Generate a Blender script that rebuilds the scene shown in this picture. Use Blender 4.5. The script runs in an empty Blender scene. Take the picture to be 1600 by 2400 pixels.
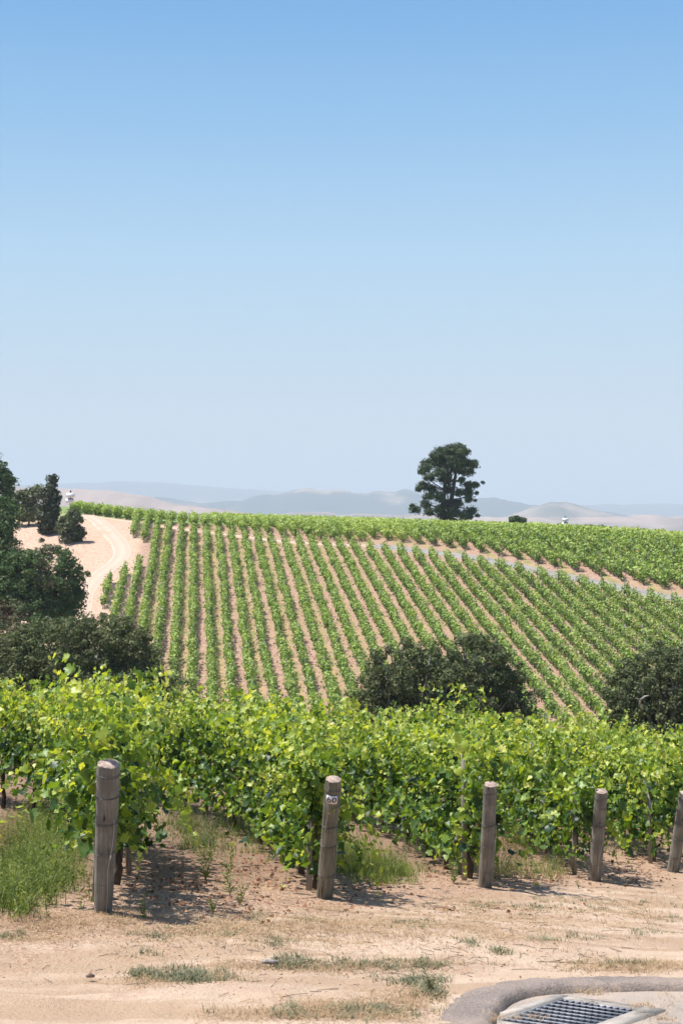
import bpy, math, random
import numpy as np
from mathutils import Vector, Matrix
R = math.radians
random.seed(7)
rng = np.random.default_rng(11)
S = bpy.context.scene
C = S.collection
F = 3333.0            # focal length in photograph pixels
HX, HY = 800.0, 1195.0

# ------------------------------------------------------------------ camera
cam = bpy.data.cameras.new('camera')
cam.sensor_fit = 'VERTICAL'; cam.sensor_height = 36.0; cam.sensor_width = 24.0; cam.lens = 50.0
cam.shift_y = -5.0 / 2400.0
cam.clip_start = 0.1; cam.clip_end = 80000
cam.dof.use_dof = True; cam.dof.focus_distance = 15.0; cam.dof.aperture_fstop = 7.0
camo = bpy.data.objects.new('camera', cam); C.objects.link(camo)
camo.location = (0, 0, 0); camo.rotation_euler = (R(90), 0, 0)
S.camera = camo

# ------------------------------------------------------------------ light
SUN_EL = R(64.0)
sx, sy = -0.97, 0.08
nn = math.hypot(sx, sy); sx /= nn; sy /= nn
to_sun = Vector((sx * math.cos(SUN_EL), sy * math.cos(SUN_EL), math.sin(SUN_EL)))
w = bpy.data.worlds.new('World'); S.world = w; w.use_nodes = True
nt = w.node_tree; nt.nodes.clear()
sky = nt.nodes.new('ShaderNodeTexSky'); sky.sky_type = 'NISHITA'; sky.sun_disc = False
sky.sun_elevation = SUN_EL; sky.sun_rotation = math.atan2(sx, sy)
sky.air_density = 1.1; sky.dust_density = 1.4; sky.ozone_density = 2.3; sky.altitude = 0
bg = nt.nodes.new('ShaderNodeBackground'); bg.inputs[1].default_value = 0.050
wo = nt.nodes.new('ShaderNodeOutputWorld')
sepc = nt.nodes.new('ShaderNodeSeparateColor'); comc = nt.nodes.new('ShaderNodeCombineColor')
nt.links.new(sky.outputs[0], sepc.inputs[0])
for ci, (ga, sc_) in enumerate(((1.6, .70), (1.4, .985), (1.65, .72))):   # per-channel contrast of the sky
    pw = nt.nodes.new('ShaderNodeMath'); pw.operation = 'POWER'; pw.inputs[1].default_value = ga
    ml = nt.nodes.new('ShaderNodeMath'); ml.operation = 'MULTIPLY'; ml.inputs[1].default_value = sc_
    nt.links.new(sepc.outputs[ci], pw.inputs[0]); nt.links.new(pw.outputs[0], ml.inputs[0]); nt.links.new(ml.outputs[0], comc.inputs[ci])
# low sky: measured summer colours by elevation, joining the Nishita sky higher up
tcw = nt.nodes.new('ShaderNodeTexCoord'); sz_ = nt.nodes.new('ShaderNodeSeparateXYZ'); nt.links.new(tcw.outputs['Generated'], sz_.inputs[0])
lowr = nt.nodes.new('ShaderNodeValToRGB'); mr_ = nt.nodes.new('ShaderNodeMapRange'); mr_.inputs[1].default_value = 0; mr_.inputs[2].default_value = .4
nt.links.new(sz_.outputs[2], mr_.inputs[0]); nt.links.new(mr_.outputs[0], lowr.inputs[0])
def s2l(c): return tuple(((v / 255 + .055) / 1.055) ** 2.4 for v in c)
HZ = s2l((204, 219, 237)); pts_ = [(0, (204, 219, 236)), (.06, (204, 220, 236)), (.118, (196, 219, 238)), (.176, (184, 215, 241)), (.259, (158, 199, 237)), (.337, (133, 182, 231)), (.4, (120, 170, 225))]
el_ = lowr.color_ramp.elements
while len(el_) < len(pts_): el_.new(.5)
for e_, (z_, c_) in zip(el_, pts_):
    T_ = math.exp(-1.15e-4 * 480 / max(z_, .04)); L_ = [max(.02, (a - (1 - T_) * h) / T_) / 2 ** .8 for a, h in zip(s2l(c_), HZ)]
    e_.position = z_ / .4; e_.color = (*L_, 1)
mf_ = nt.nodes.new('ShaderNodeMapRange'); mf_.inputs[1].default_value = .36; mf_.inputs[2].default_value = .55; nt.links.new(sz_.outputs[2], mf_.inputs[0])
sc2 = nt.nodes.new('ShaderNodeMix'); sc2.data_type = 'RGBA'; sc2.blend_type = 'MULTIPLY'; sc2.inputs[0].default_value = 1; sc2.inputs[7].default_value = (20, 20, 20, 1); nt.links.new(lowr.outputs[0], sc2.inputs[6])
mxs = nt.nodes.new('ShaderNodeMix'); mxs.data_type = 'RGBA'; nt.links.new(mf_.outputs[0], mxs.inputs[0]); nt.links.new(sc2.outputs[2], mxs.inputs[6]); nt.links.new(comc.outputs[0], mxs.inputs[7])
nt.links.new(mxs.outputs[2], bg.inputs[0]); nt.links.new(bg.outputs[0], wo.inputs[0])
sl = bpy.data.lights.new('sun', 'SUN'); sl.energy = 4.3; sl.angle = R(0.53); sl.color = (1.0, 0.96, 0.89)
so = bpy.data.objects.new('sun', sl); C.objects.link(so)
so.rotation_euler = to_sun.to_track_quat('Z', 'Y').to_euler()
so.location = (-30, 10, 60)
S.view_settings.view_transform = 'Standard'; S.view_settings.look = 'None'
S.view_settings.exposure = 0.80; S.view_settings.gamma = 1.0
S.render.resolution_x = 682; S.render.resolution_y = 1024

# ------------------------------------------------------------------ terrain function
PY = np.array([-400, -50, 0, 4, 8.8, 10, 11.1, 14.6, 16.9, 19.2, 21.2, 30, 45, 60, 85, 110, 200, 400], float)
PZ = np.array([-3.0, -1.3, -1.72, -2.33, -3.047, -3.2, -3.33, -3.98, -4.36, -4.75, -5.04, -6.0, -7.7, -11, -17.5, -24, -45, -90], float)
_ty = np.arange(-400, 400, 0.25); _tz = np.interp(_ty, PY, PZ)
_k = np.exp(-np.linspace(-2, 2, 9) ** 2); _k /= _k.sum()
_tz = np.convolve(np.pad(_tz, 4, mode='edge'), _k, mode='valid')

def sstep(a, b, x):
    t = np.clip((x - a) / (b - a), 0, 1); return t * t * (3 - 2 * t)
def smin(a, b, k):
    h = np.clip(0.5 + 0.5 * (b - a) / k, 0, 1); return b * (1 - h) + a * h - k * h * (1 - h)
def vnoise(x, y, seed=0):
    xi = np.floor(x).astype(np.int64); yi = np.floor(y).astype(np.int64)
    xf = x - xi; yf = y - yi
    def h(a, b):
        n = (a * 374761393 + b * 668265263 + seed * 974634777) & 0xffffffff
        n = ((n ^ (n >> 13)) * 1274126177) & 0xffffffff
        return ((n ^ (n >> 16)) & 0xffff) / 65535.0
    u = xf * xf * (3 - 2 * xf); v = yf * yf * (3 - 2 * yf)
    return (h(xi, yi) * (1 - u) + h(xi + 1, yi) * u) * (1 - v) + (h(xi, yi + 1) * (1 - u) + h(xi + 1, yi + 1) * u) * v
def fbm(x, y, o=4, seed=0):
    a, t, n = 1.0, 0.0, 0.0
    for i in range(o):
        t = t + a * (vnoise(x * 2 ** i, y * 2 ** i, seed + i) - .5); n += a; a *= .5
    return t / n

def Z(X, Y):
    X = np.asarray(X, float); Y = np.asarray(Y, float)
    near = np.interp(Y, _ty, _tz) - 0.075 * np.clip(X, -14, 30) * sstep(9, 12.5, Y)
    hill = 0.0467 * X + 0.1807 * Y - 46.73
    xl = np.clip(X, -60, -20)
    plat = -3.55 - 0.03 * np.clip(X, -90, 110) + 0.0015 * (xl + 20) ** 2
    far = smin(hill, plat, 1.4)
    z = -smin(-near, -far, 5.0)
    z = z * (1 - sstep(335, 1100, Y)) - 95 * sstep(335, 1100, Y)
    side = sstep(250, 1500, np.abs(X)); z = z * (1 - side) - 95 * side * sstep(-500, 500, Y) + -3 * side * (1 - sstep(-500, 500, Y))
    return z
def z1(x, y): return float(Z(x, y))

def hit(px, py, ymin=5.0, ymax=500.0):
    ax = (px - HX) / F; az = -(py - HY) / F
    ys = np.concatenate([np.arange(ymin, 60, .05), np.arange(60, ymax, .25)])
    d = az * ys - Z(ax * ys, ys)
    i = np.argmax(d < 0)
    if d[i] >= 0: i = len(ys) - 1
    lo, hi = ys[max(i - 1, 0)], ys[i]
    for _ in range(30):
        m = (lo + hi) / 2
        if az * m - z1(ax * m, m) < 0: hi = m
        else: lo = m
    return Vector((ax * hi, hi, z1(ax * hi, hi)))
def proj(p): return HX + F * p[0] / p[1], HY - F * p[2] / p[1]
def at(px, py, Y): return Vector(((px - HX) / F * Y, Y, -(py - HY) / F * Y))

# ------------------------------------------------------------------ object helpers
def tag(o, label=None, cat=None, group=None, kind=None):
    if label: o['label'] = label
    if cat: o['category'] = cat
    if group: o['group'] = group
    if kind: o['kind'] = kind
    return o
def empty(name, loc, rot=(0, 0, 0)):
    o = bpy.data.objects.new(name, None); C.objects.link(o)
    o.location = loc; o.rotation_euler = rot; o.empty_display_size = .2; return o
def obj(name, V, Fs, mat, parent=None, tint=None, smooth=False):
    V = np.asarray(V, np.float32).reshape(-1, 3)
    if not isinstance(Fs, (list, tuple)): Fs = [Fs]
    Fs = [np.asarray(f, np.int32) for f in Fs if len(f)]
    me = bpy.data.meshes.new(name)
    me.vertices.add(len(V)); me.vertices.foreach_set('co', V.ravel())
    nl = sum(f.size for f in Fs); npn = sum(len(f) for f in Fs)
    me.loops.add(nl); me.polygons.add(npn)
    me.loops.foreach_set('vertex_index', np.concatenate([f.ravel() for f in Fs]))
    tot = np.concatenate([np.full(len(f), f.shape[1], np.int32) for f in Fs])
    st = np.concatenate([[0], np.cumsum(tot)[:-1]]).astype(np.int32)
    me.polygons.foreach_set('loop_start', st); me.polygons.foreach_set('loop_total', tot)
    if smooth: me.polygons.foreach_set('use_smooth', np.ones(npn, bool))
    if tint is not None:
        a = me.attributes.new('tint', 'FLOAT', 'POINT'); a.data.foreach_set('value', np.asarray(tint, np.float32))
    me.update(calc_edges=True); me.validate()
    me.materials.append(mat)
    o = bpy.data.objects.new(name, me); C.objects.link(o)
    if parent is not None: o.parent = parent
    return o
class MB:
    def __init__(s): s.V = []; s.F4 = []; s.F3 = []; s.n = 0; s.T = []
    def add(s, V, F4=None, F3=None, t=0.5):
        V = np.asarray(V, float).reshape(-1, 3); s.V.append(V)
        if F4 is not None and len(F4): s.F4.append(np.asarray(F4, int) + s.n)
        if F3 is not None and len(F3): s.F3.append(np.asarray(F3, int) + s.n)
        s.T.append(np.broadcast_to(np.asarray(t, float), (len(V),)).copy()); s.n += len(V)
    def tube(s, pts, rad, sides=7, t=.5, cap=True):
        pts = [Vector(p) for p in pts]; n = len(pts)
        if not hasattr(rad, '__len__'): rad = [rad] * n
        V = []; up = Vector((0.13, .21, 1)).normalized()
        for i, p in enumerate(pts):
            d = (pts[min(i + 1, n - 1)] - pts[max(i - 1, 0)])
            d = d.normalized() if d.length > 1e-9 else Vector((0, 0, 1))
            ref = up if abs(d.dot(up)) < .9 else Vector((1, 0, 0))
            a = d.cross(ref).normalized(); b = d.cross(a)
            for k in range(sides):
                th = 2 * math.pi * k / sides
                V.append(p + (a * math.cos(th) + b * math.sin(th)) * rad[i])
        F4 = [[i * sides + k, i * sides + (k + 1) % sides, (i + 1) * sides + (k + 1) % sides, (i + 1) * sides + k] for i in range(n - 1) for k in range(sides)]
        F3 = []
        if cap:
            V.append(pts[0]); V.append(pts[-1]); c0 = n * sides
            for k in range(sides):
                F3.append([c0, (k + 1) % sides, k]); F3.append([c0 + 1, (n - 1) * sides + k, (n - 1) * sides + (k + 1) % sides])
        s.add([tuple(v) for v in V], F4, F3, t)
    def box(s, c, h, M=None, t=.5):
        c = Vector(c); V = []
        for dx in (-1, 1):
            for dy in (-1, 1):
                for dz in (-1, 1):
                    v = Vector((dx * h[0], dy * h[1], dz * h[2]))
                    if M: v = M @ v
                    V.append(tuple(c + v))
        s.add(V, [[0, 1, 3, 2], [4, 6, 7, 5], [0, 4, 5, 1], [2, 3, 7, 6], [0, 2, 6, 4], [1, 5, 7, 3]], None, t)
    def build(s, name, mat, parent=None, smooth=False):
        V = np.concatenate(s.V); Fs = []
        if s.F4: Fs.append(np.concatenate(s.F4))
        if s.F3: Fs.append(np.concatenate(s.F3))
        return obj(name, V, Fs, mat, parent, np.concatenate(s.T), smooth)

def unit(a): return a / np.maximum(np.linalg.norm(a, axis=-1, keepdims=True), 1e-9)
def frames(nrm, tdir):
    n = unit(nrm); t = tdir - (tdir * n).sum(-1, keepdims=True) * n; t = unit(t)
    return np.cross(t, n), t, n
def scatter(tmpl, faces, pos, side, tip, nrm, size):
    """tmpl (k,3) in (side,tip,normal) axes; returns V,F"""
    k = len(tmpl); N = len(pos); size = np.asarray(size).reshape(-1, 1, 1) if np.ndim(size) else size
    V = pos[:, None, :] + size * (tmpl[None, :, 0:1] * side[:, None, :] + tmpl[None, :, 1:2] * tip[:, None, :] + tmpl[None, :, 2:3] * nrm[:, None, :])
    Fc = (np.arange(N)[:, None, None] * k + faces[None]).reshape(-1, faces.shape[1])
    return V.reshape(-1, 3), Fc
# simple far leaf cluster: bent diamond
CARD = np.array([[-.5, 0, 0], [0, -.62, .05], [.5, 0, 0], [0, .62, .05], [0, 0, .16]]); CARDF = np.array([[0, 1, 4], [1, 2, 4], [2, 3, 4], [3, 0, 4]])
DIA = np.array([[-.42, 0, 0.08], [0, -.7, 0], [.42, 0, 0.08], [0, .7, 0]]); DIAF = np.array([[0, 1, 2, 3]])
# five-lobed vine leaf
_la = np.radians([-78, -60, -42, -24, -8, 8, 24, 40, 56, 74, 90])  # right half outline polar from base
def vine_leaf():
    half = [(0.06, -.14), (.28, -.42), (.48, -.34), (.68, -.18), (.58, .02), (.80, .20), (.72, .42), (.48, .48), (.42, .74), (.20, .80), (0, 1.02)]
    pts = [(0, -.02)] + half + [(-x, y) for x, y in half[-2::-1]]
    P = np.array([(0, .18)] + pts)
    z = -.30 * (P[:, 0] ** 2) - .12 * (P[:, 1] - .2) ** 2 + .22 * np.abs(P[:, 0])
    V = np.column_stack([P[:, 0] * .72, P[:, 1] * .72, z])
    n = len(pts); Ff = np.array([[0, 1 + i, 1 + (i + 1) % n] for i in range(n)])
    return V, Ff
LEAF, LEAFF = vine_leaf()

# ------------------------------------------------------------------ materials
def new_mat(name):
    m = bpy.data.materials.new(name); m.use_nodes = True; t = m.node_tree; t.nodes.clear()
    out = t.nodes.new('ShaderNodeOutputMaterial'); return m, t, out
def N(t, ty, **kw):
    n = t.nodes.new(ty)
    for k, v in kw.items():
        if k == 'ins':
            for i, val in v.items():
                if isinstance(val, bpy.types.NodeSocket): t.links.new(val, n.inputs[i])
                else: n.inputs[i].default_value = val
        else: setattr(n, k, v)
    return n
def ramp(t, fac, stops):
    r = t.nodes.new('ShaderNodeValToRGB'); el = r.color_ramp.elements
    while len(el) < len(stops): el.new(0.5)
    for e, (p, c) in zip(el, stops): e.position = p; e.color = (*c, 1)
    t.links.new(fac, r.inputs[0]); return r.outputs[0]
def mth(t, op, a, b=None, c=None):
    n = t.nodes.new('ShaderNodeMath'); n.operation = op
    for i, v in enumerate((a, b, c)):
        if v is None: continue
        if isinstance(v, bpy.types.NodeSocket): t.links.new(v, n.inputs[i])
        else: n.inputs[i].default_value = v
    return n.outputs[0]
def mixc(t, f, a, b, mode='MIX'):
    n = t.nodes.new('ShaderNodeMix'); n.data_type = 'RGBA'; n.blend_type = mode
    for sock, v in ((n.inputs[0], f), (n.inputs[6], a), (n.inputs[7], b)):
        if isinstance(v, bpy.types.NodeSocket): t.links.new(v, sock)
        else: sock.default_value = v if not isinstance(v, tuple) else (*v, 1)
    return n.outputs[2]
def noise(t, vec, scale, detail=4, rough=.55, dim='3D'):
    n = N(t, 'ShaderNodeTexNoise'); n.inputs['Scale'].default_value = scale; n.inputs['Detail'].default_value = detail; n.inputs['Roughness'].default_value = rough
    if vec is not None: t.links.new(vec, n.inputs['Vector'])
    return n.outputs[0]
def mrange(t, v, a, b, c=0., d=1.):
    n = t.nodes.new('ShaderNodeMapRange'); n.interpolation_type = 'SMOOTHSTEP'
    t.links.new(v, n.inputs[0])
    for i, x in enumerate((a, b, c, d)): n.inputs[i + 1].default_value = x
    return n.outputs[0]
def geo(t): return N(t, 'ShaderNodeNewGeometry').outputs['Position']
def objc(t): return N(t, 'ShaderNodeTexCoord').outputs['Object']

def leaf_mat(name, stops, trans=.35, tcol=(1.3, 1.25, .6), rough=.5, spec=.4):
    m, t, out = new_mat(name)
    a = N(t, 'ShaderNodeAttribute', attribute_name='tint').outputs['Fac']
    col = ramp(t, a, stops)
    p = N(t, 'ShaderNodeBsdfPrincipled', ins={0: col}); p.inputs['Roughness'].default_value = rough; p.inputs['Specular IOR Level'].default_value = spec
    tc = mixc(t, 1.0, col, tcol, 'MULTIPLY')
    tr = N(t, 'ShaderNodeBsdfTranslucent', ins={0: tc})
    mx = N(t, 'ShaderNodeMixShader', ins={0: trans, 1: p.outputs[0], 2: tr.outputs[0]})
    t.links.new(mx.outputs[0], out.inputs[0]); return m
def plain_mat(name, c1, c2=None, scale=8, rough=.8, metal=0, stretch=None, bump=0., bscale=40, spec=.3, detail=5):
    m, t, out = new_mat(name); v = objc(t)
    if stretch:
        mp = N(t, 'ShaderNodeMapping'); t.links.new(v, mp.inputs[0]); mp.inputs['Scale'].default_value = stretch; v = mp.outputs[0]
    f = noise(t, v, scale, detail)
    col = mixc(t, mrange(t, f, .35, .65), c1, c2 or c1)
    p = N(t, 'ShaderNodeBsdfPrincipled', ins={0: col}); p.inputs['Roughness'].default_value = rough; p.inputs['Metallic'].default_value = metal; p.inputs['Specular IOR Level'].default_value = spec
    if bump:
        b = N(t, 'ShaderNodeBump'); b.inputs['Strength'].default_value = 1; b.inputs['Distance'].default_value = bump
        t.links.new(noise(t, v, bscale, 4), b.inputs['Height']); t.links.new(b.outputs[0], p.inputs['Normal'])
    t.links.new(p.outputs[0], out.inputs[0]); return m

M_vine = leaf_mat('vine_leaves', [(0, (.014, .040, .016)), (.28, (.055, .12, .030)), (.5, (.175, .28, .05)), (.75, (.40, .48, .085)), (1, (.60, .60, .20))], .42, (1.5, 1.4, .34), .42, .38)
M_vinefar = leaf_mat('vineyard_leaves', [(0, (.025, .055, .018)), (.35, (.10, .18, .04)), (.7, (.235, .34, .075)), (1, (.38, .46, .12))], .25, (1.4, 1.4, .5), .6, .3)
M_oak = leaf_mat('oak_leaves', [(0, (.055, .072, .032)), (.5, (.112, .135, .060)), (.8, (.185, .20, .095)), (1, (.32, .27, .20))], .2, (1.2, 1.2, .6), .75, .12)
M_green = leaf_mat('bay_leaves', [(0, (.04, .07, .028)), (.5, (.075, .13, .045)), (.85, (.13, .18, .07)), (1, (.24, .19, .14))], .15, (1.2, 1.2, .6), .7, .15)
M_pine = leaf_mat('pine_needles', [(0, (.035, .055, .028)), (.6, (.075, .105, .048)), (1, (.15, .15, .07))], .08, (1.2, 1.2, .6), .75, .12)
M_pale = leaf_mat('pale_leaves', [(0, (.06, .085, .04)), (.6, (.13, .16, .07)), (1, (.22, .20, .12))], .25, (1.2, 1.2, .6), .6, .3)
M_cone = leaf_mat('conifer_leaves', [(0, (.03, .045, .024)), (.6, (.07, .09, .045)), (.85, (.12, .10, .07)), (1, (.30, .17, .13))], .1, (1.2, 1.2, .6), .6, .3)
M_grass = leaf_mat('green_weeds', [(0, (.05, .09, .02)), (.5, (.14, .20, .05)), (1, (.34, .36, .13))], .4, (1.4, 1.4, .5), .6, .25)
M_forb = leaf_mat('grey_weeds', [(0, (.10, .12, .07)), (.5, (.19, .20, .12)), (1, (.34, .29, .18))], .25, (1.2, 1.2, .7), .7, .2)
M_straw = leaf_mat('dry_grass', [(0, (.22, .14, .08)), (.5, (.40, .28, .16)), (1, (.58, .45, .28))], .25, (1.1, 1, .7), .8, .2)
M_litter = leaf_mat('dead_leaves', [(0, (.10, .05, .03)), (.5, (.24, .11, .06)), (.85, (.40, .20, .11)), (1, (.50, .34, .20))], .15, (1.2, 1, .6), .8, .2)
M_cane = plain_mat('vine_canes', (.20, .22, .06), (.24, .13, .06), 5, .7)
M_bark = plain_mat('vine_bark', (.045, .032, .024), (.12, .085, .06), 12, .95, stretch=(1, 1, .25), bump=.01, bscale=30)
M_trunk = plain_mat('tree_bark', (.07, .055, .045), (.15, .12, .10), 3, .95)
M_dkbark = plain_mat('pine_bark', (.035, .03, .025), (.07, .06, .05), 3, .95)
M_branchgrey = plain_mat('bare_bark', (.30, .27, .24), (.42, .39, .35), 3, .9)
M_wire = plain_mat('fence_wire', (.10, .095, .09), (.16, .15, .14), 10, .45, .8)
M_wirebright = plain_mat('guy_wire', (.42, .42, .41), (.50, .50, .50), 10, .4, .6)
M_white = plain_mat('white_paint', (.85, .85, .86), (.80, .80, .82), 4, .5)
M_dark = plain_mat('dark_metal', (.03, .032, .035), (.05, .05, .055), 4, .6)
M_plate = plain_mat('number_plate', (.70, .68, .70), (.62, .60, .62), 30, .5)
M_ink = plain_mat('black_ink', (.012, .012, .014), (.016, .016, .02), 30, .6)
M_steel = plain_mat('galvanised_steel', (.30, .31, .33), (.22, .23, .25), 30, .6, .2)
M_steeldk = plain_mat('grate_blade', (.045, .05, .06), (.07, .075, .085), 25, .7, .1)
M_conc = plain_mat('concrete', (.40, .36, .31), (.29, .26, .22), 9, .9, bump=.003, bscale=120)
M_hose = plain_mat('drip_hose', (.02, .02, .022), (.03, .03, .03), 8, .5)
M_pebble = plain_mat('soil_clods', (.36, .25, .18), (.50, .38, .29), 7, .95, bump=.01)
M_twig = plain_mat('twigs', (.13, .09, .065), (.24, .19, .15), 9, .9)

def wood_mat(name, a, b, c):
    m, t, out = new_mat(name); v = objc(t)
    mp = N(t, 'ShaderNodeMapping'); t.links.new(v, mp.inputs[0]); mp.inputs['Scale'].default_value = (1, 1, .06); v2 = mp.outputs[0]
    g = noise(t, v2, 60, 6, .65); g2 = noise(t, v, 4, 4); 
    mp3 = N(t, 'ShaderNodeMapping'); t.links.new(v, mp3.inputs[0]); mp3.inputs['Scale'].default_value = (1, 1, .12)
    crack = noise(t, mp3.outputs[0], 22, 3, .5)
    col = ramp(t, g, [(.3, a), (.5, b), (.72, c)])
    col = mixc(t, mrange(t, g2, .35, .7), col, tuple(.62 * x for x in b))
    ck = mrange(t, crack, .28, .33, 1, 0)
    col = mixc(t, ck, col, (.03, .022, .017))
    p = N(t, 'ShaderNodeBsdfPrincipled', ins={0: col}); p.inputs['Roughness'].default_value = .9; p.inputs['Specular IOR Level'].default_value = .2
    h = mth(t, 'SUBTRACT', g, mth(t, 'MULTIPLY', ck, 1.5))
    bm = N(t, 'ShaderNodeBump'); bm.inputs['Distance'].default_value = .006; bm.inputs['Strength'].default_value = 1
    t.links.new(h, bm.inputs['Height']); t.links.new(bm.outputs[0], p.inputs['Normal'])
    t.links.new(p.outputs[0], out.inputs[0]); return m
M_post = wood_mat('weathered_wood', (.11, .102, .085), (.215, .203, .17), (.34, .32, .275))
M_postgreen = wood_mat('treated_wood', (.10, .095, .07), (.20, .19, .14), (.32, .29, .23))
M_endgrain = plain_mat('end_grain', (.42, .33, .27), (.25, .18, .14), 25, .95, bump=.006, bscale=60)
M_stake = wood_mat('stake_wood', (.17, .15, .13), (.30, .27, .24), (.42, .39, .36))

ROWD = Vector((-.102, .995)); ROWC0 = -6.57; SP = 2.08
def ground_mat():
    m, t, out = new_mat('ground_soil'); P = geo(t)
    sp = N(t, 'ShaderNodeSeparateXYZ', ins={0: P}); X, Y, Zs = sp.outputs
    n1 = noise(t, P, .9, 5); n2 = noise(t, P, 5, 5, .6); n3 = noise(t, P, 34, 4, .6); nb = noise(t, P, 120, 3)
    sand = mixc(t, mrange(t, n1, .38, .66), (.515, .395, .285), (.43, .315, .22))
    mpp = N(t, 'ShaderNodeMapping'); t.links.new(P, mpp.inputs[0]); mpp.inputs['Scale'].default_value = (.22, 1.3, 1)
    nw = noise(t, mpp.outputs[0], 1.6, 4, .5)
    sand = mixc(t, mrange(t, nw, .47, .56, 0, .8), sand, (.36, .255, .165))
    sand = mixc(t, mrange(t, n2, .45, .72, 0, .55), sand, (.42, .28, .19))
    # behind the post line: browner soil with litter, then vine shade painted into it
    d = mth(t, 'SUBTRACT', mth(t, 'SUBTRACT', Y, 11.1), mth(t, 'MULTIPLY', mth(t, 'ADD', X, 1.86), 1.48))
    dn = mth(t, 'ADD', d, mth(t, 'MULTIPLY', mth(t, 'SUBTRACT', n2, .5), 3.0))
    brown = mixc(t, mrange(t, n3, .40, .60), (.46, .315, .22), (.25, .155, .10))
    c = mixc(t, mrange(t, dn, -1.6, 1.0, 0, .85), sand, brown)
    c = mixc(t, mrange(t, d, 1.5, 5.0, 0, .55), c, (.15, .095, .06))  # shade beneath the vine rows, put into the soil colour
    speck = mrange(t, n3, .60, .70, 0, .6)
    c = mixc(t, speck, c, (.24, .155, .10))
    # far hillside
    cc = mth(t, 'ADD', mth(t, 'MULTIPLY', X, .995), mth(t, 'MULTIPLY', Y, .102))
    fr = mth(t, 'FRACT', mth(t, 'DIVIDE', mth(t, 'SUBTRACT', cc, ROWC0), 2 * SP))
    ab = mth(t, 'ABSOLUTE', mth(t, 'SUBTRACT', fr, .23))
    nf = noise(t, P, .35, 4); nf2 = noise(t, P, 2.2, 5, .65)
    soil = mixc(t, mrange(t, nf2, .35, .65), (.41, .28, .205), (.29, .185, .13))
    g = mixc(t, mrange(t, nf, .4, .6), (.17, .20, .065), (.36, .27, .12))
    gm = mth(t, 'MULTIPLY', mrange(t, ab, .09, .16, 1, 0), mrange(t, nf2, .3, .5))
    soil = mixc(t, mth(t, 'MULTIPLY', gm, .85), soil, g)
    leftm = mrange(t, cc, ROWC0 - 3.5, ROWC0 - 1.5, 1, 0)
    sandl = mixc(t, mrange(t, nf2, .4, .68), (.52, .375, .275), (.36, .235, .16))
    soil = mixc(t, mrange(t, noise(t, P, .06, 3), .42, .62, 0, .45), soil, (.31, .235, .13))
    soil = mixc(t, leftm, soil, sandl)
    c = mixc(t, mrange(t, Y, 90, 128), c, soil)
    # hollow between the two blocks: rough dry grass
    hol = mth(t, 'MULTIPLY', mrange(t, Y, 38, 50), mrange(t, Y, 112, 130, 1, 0))
    c = mixc(t, mth(t, 'MULTIPLY', hol, .8), c, (.17, .15, .07))
    # plateau beyond the road and the valley
    c = mixc(t, mrange(t, Y, 255, 275), c, (.19, .25, .08))
    vn = noise(t, P, .0012, 4)
    val = mixc(t, mrange(t, vn, .42, .58), (.44, .36, .27), (.22, .22, .13))
    c = mixc(t, mrange(t, Y, 500, 900), c, val)
    p = N(t, 'ShaderNodeBsdfPrincipled', ins={0: c}); p.inputs['Roughness'].default_value = .95; p.inputs['Specular IOR Level'].default_value = .1
    h = mth(t, 'ADD', mth(t, 'MULTIPLY', n3, .6), mth(t, 'ADD', mth(t, 'MULTIPLY', nb, .25), mth(t, 'MULTIPLY', n2, 1.0)))
    bm = N(t, 'ShaderNodeBump'); bm.inputs['Distance'].default_value = .045; bm.inputs['Strength'].default_value = .8
    t.links.new(h, bm.inputs['Height']); t.links.new(bm.outputs[0], p.inputs['Normal'])
    t.links.new(p.outputs[0], out.inputs[0]); return m
M_ground = ground_mat()
def asphalt_mat(name, a, b, dust, amt, sc=70):
    m, t, out = new_mat(name); P = geo(t)
    g = noise(t, P, sc, 3, .7); vo = N(t, 'ShaderNodeTexVoronoi'); vo.inputs['Scale'].default_value = sc * 1.1; t.links.new(P, vo.inputs['Vector'])
    big = noise(t, P, 2.5, 4)
    c = mixc(t, mrange(t, g, .35, .65), a, b)
    c = mixc(t, mrange(t, vo.outputs['Distance'], .05, .22, .7, 0), c, tuple(min(1, 1.7 * x) for x in b))
    c = mixc(t, mrange(t, big, .4, .7, amt * .4, amt), c, dust)
    p = N(t, 'ShaderNodeBsdfPrincipled', ins={0: c}); p.inputs['Roughness'].default_value = .95; p.inputs['Specular IOR Level'].default_value = .15
    bm = N(t, 'ShaderNodeBump'); bm.inputs['Distance'].default_value = .012; bm.inputs['Strength'].default_value = 1
    t.links.new(g, bm.inputs['Height']); t.links.new(bm.outputs[0], p.inputs['Normal'])
    t.links.new(p.outputs[0], out.inputs[0]); return m
M_asph = asphalt_mat('old_asphalt', (.24, .21, .185), (.34, .30, .255), (.50, .39, .30), .6)
M_berm = asphalt_mat('berm_asphalt', (.10, .085, .078), (.24, .21, .185), (.46, .355, .275), .40)
M_road = plain_mat('far_asphalt', (.22, .205, .185), (.28, .262, .235), .6, .9)
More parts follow.
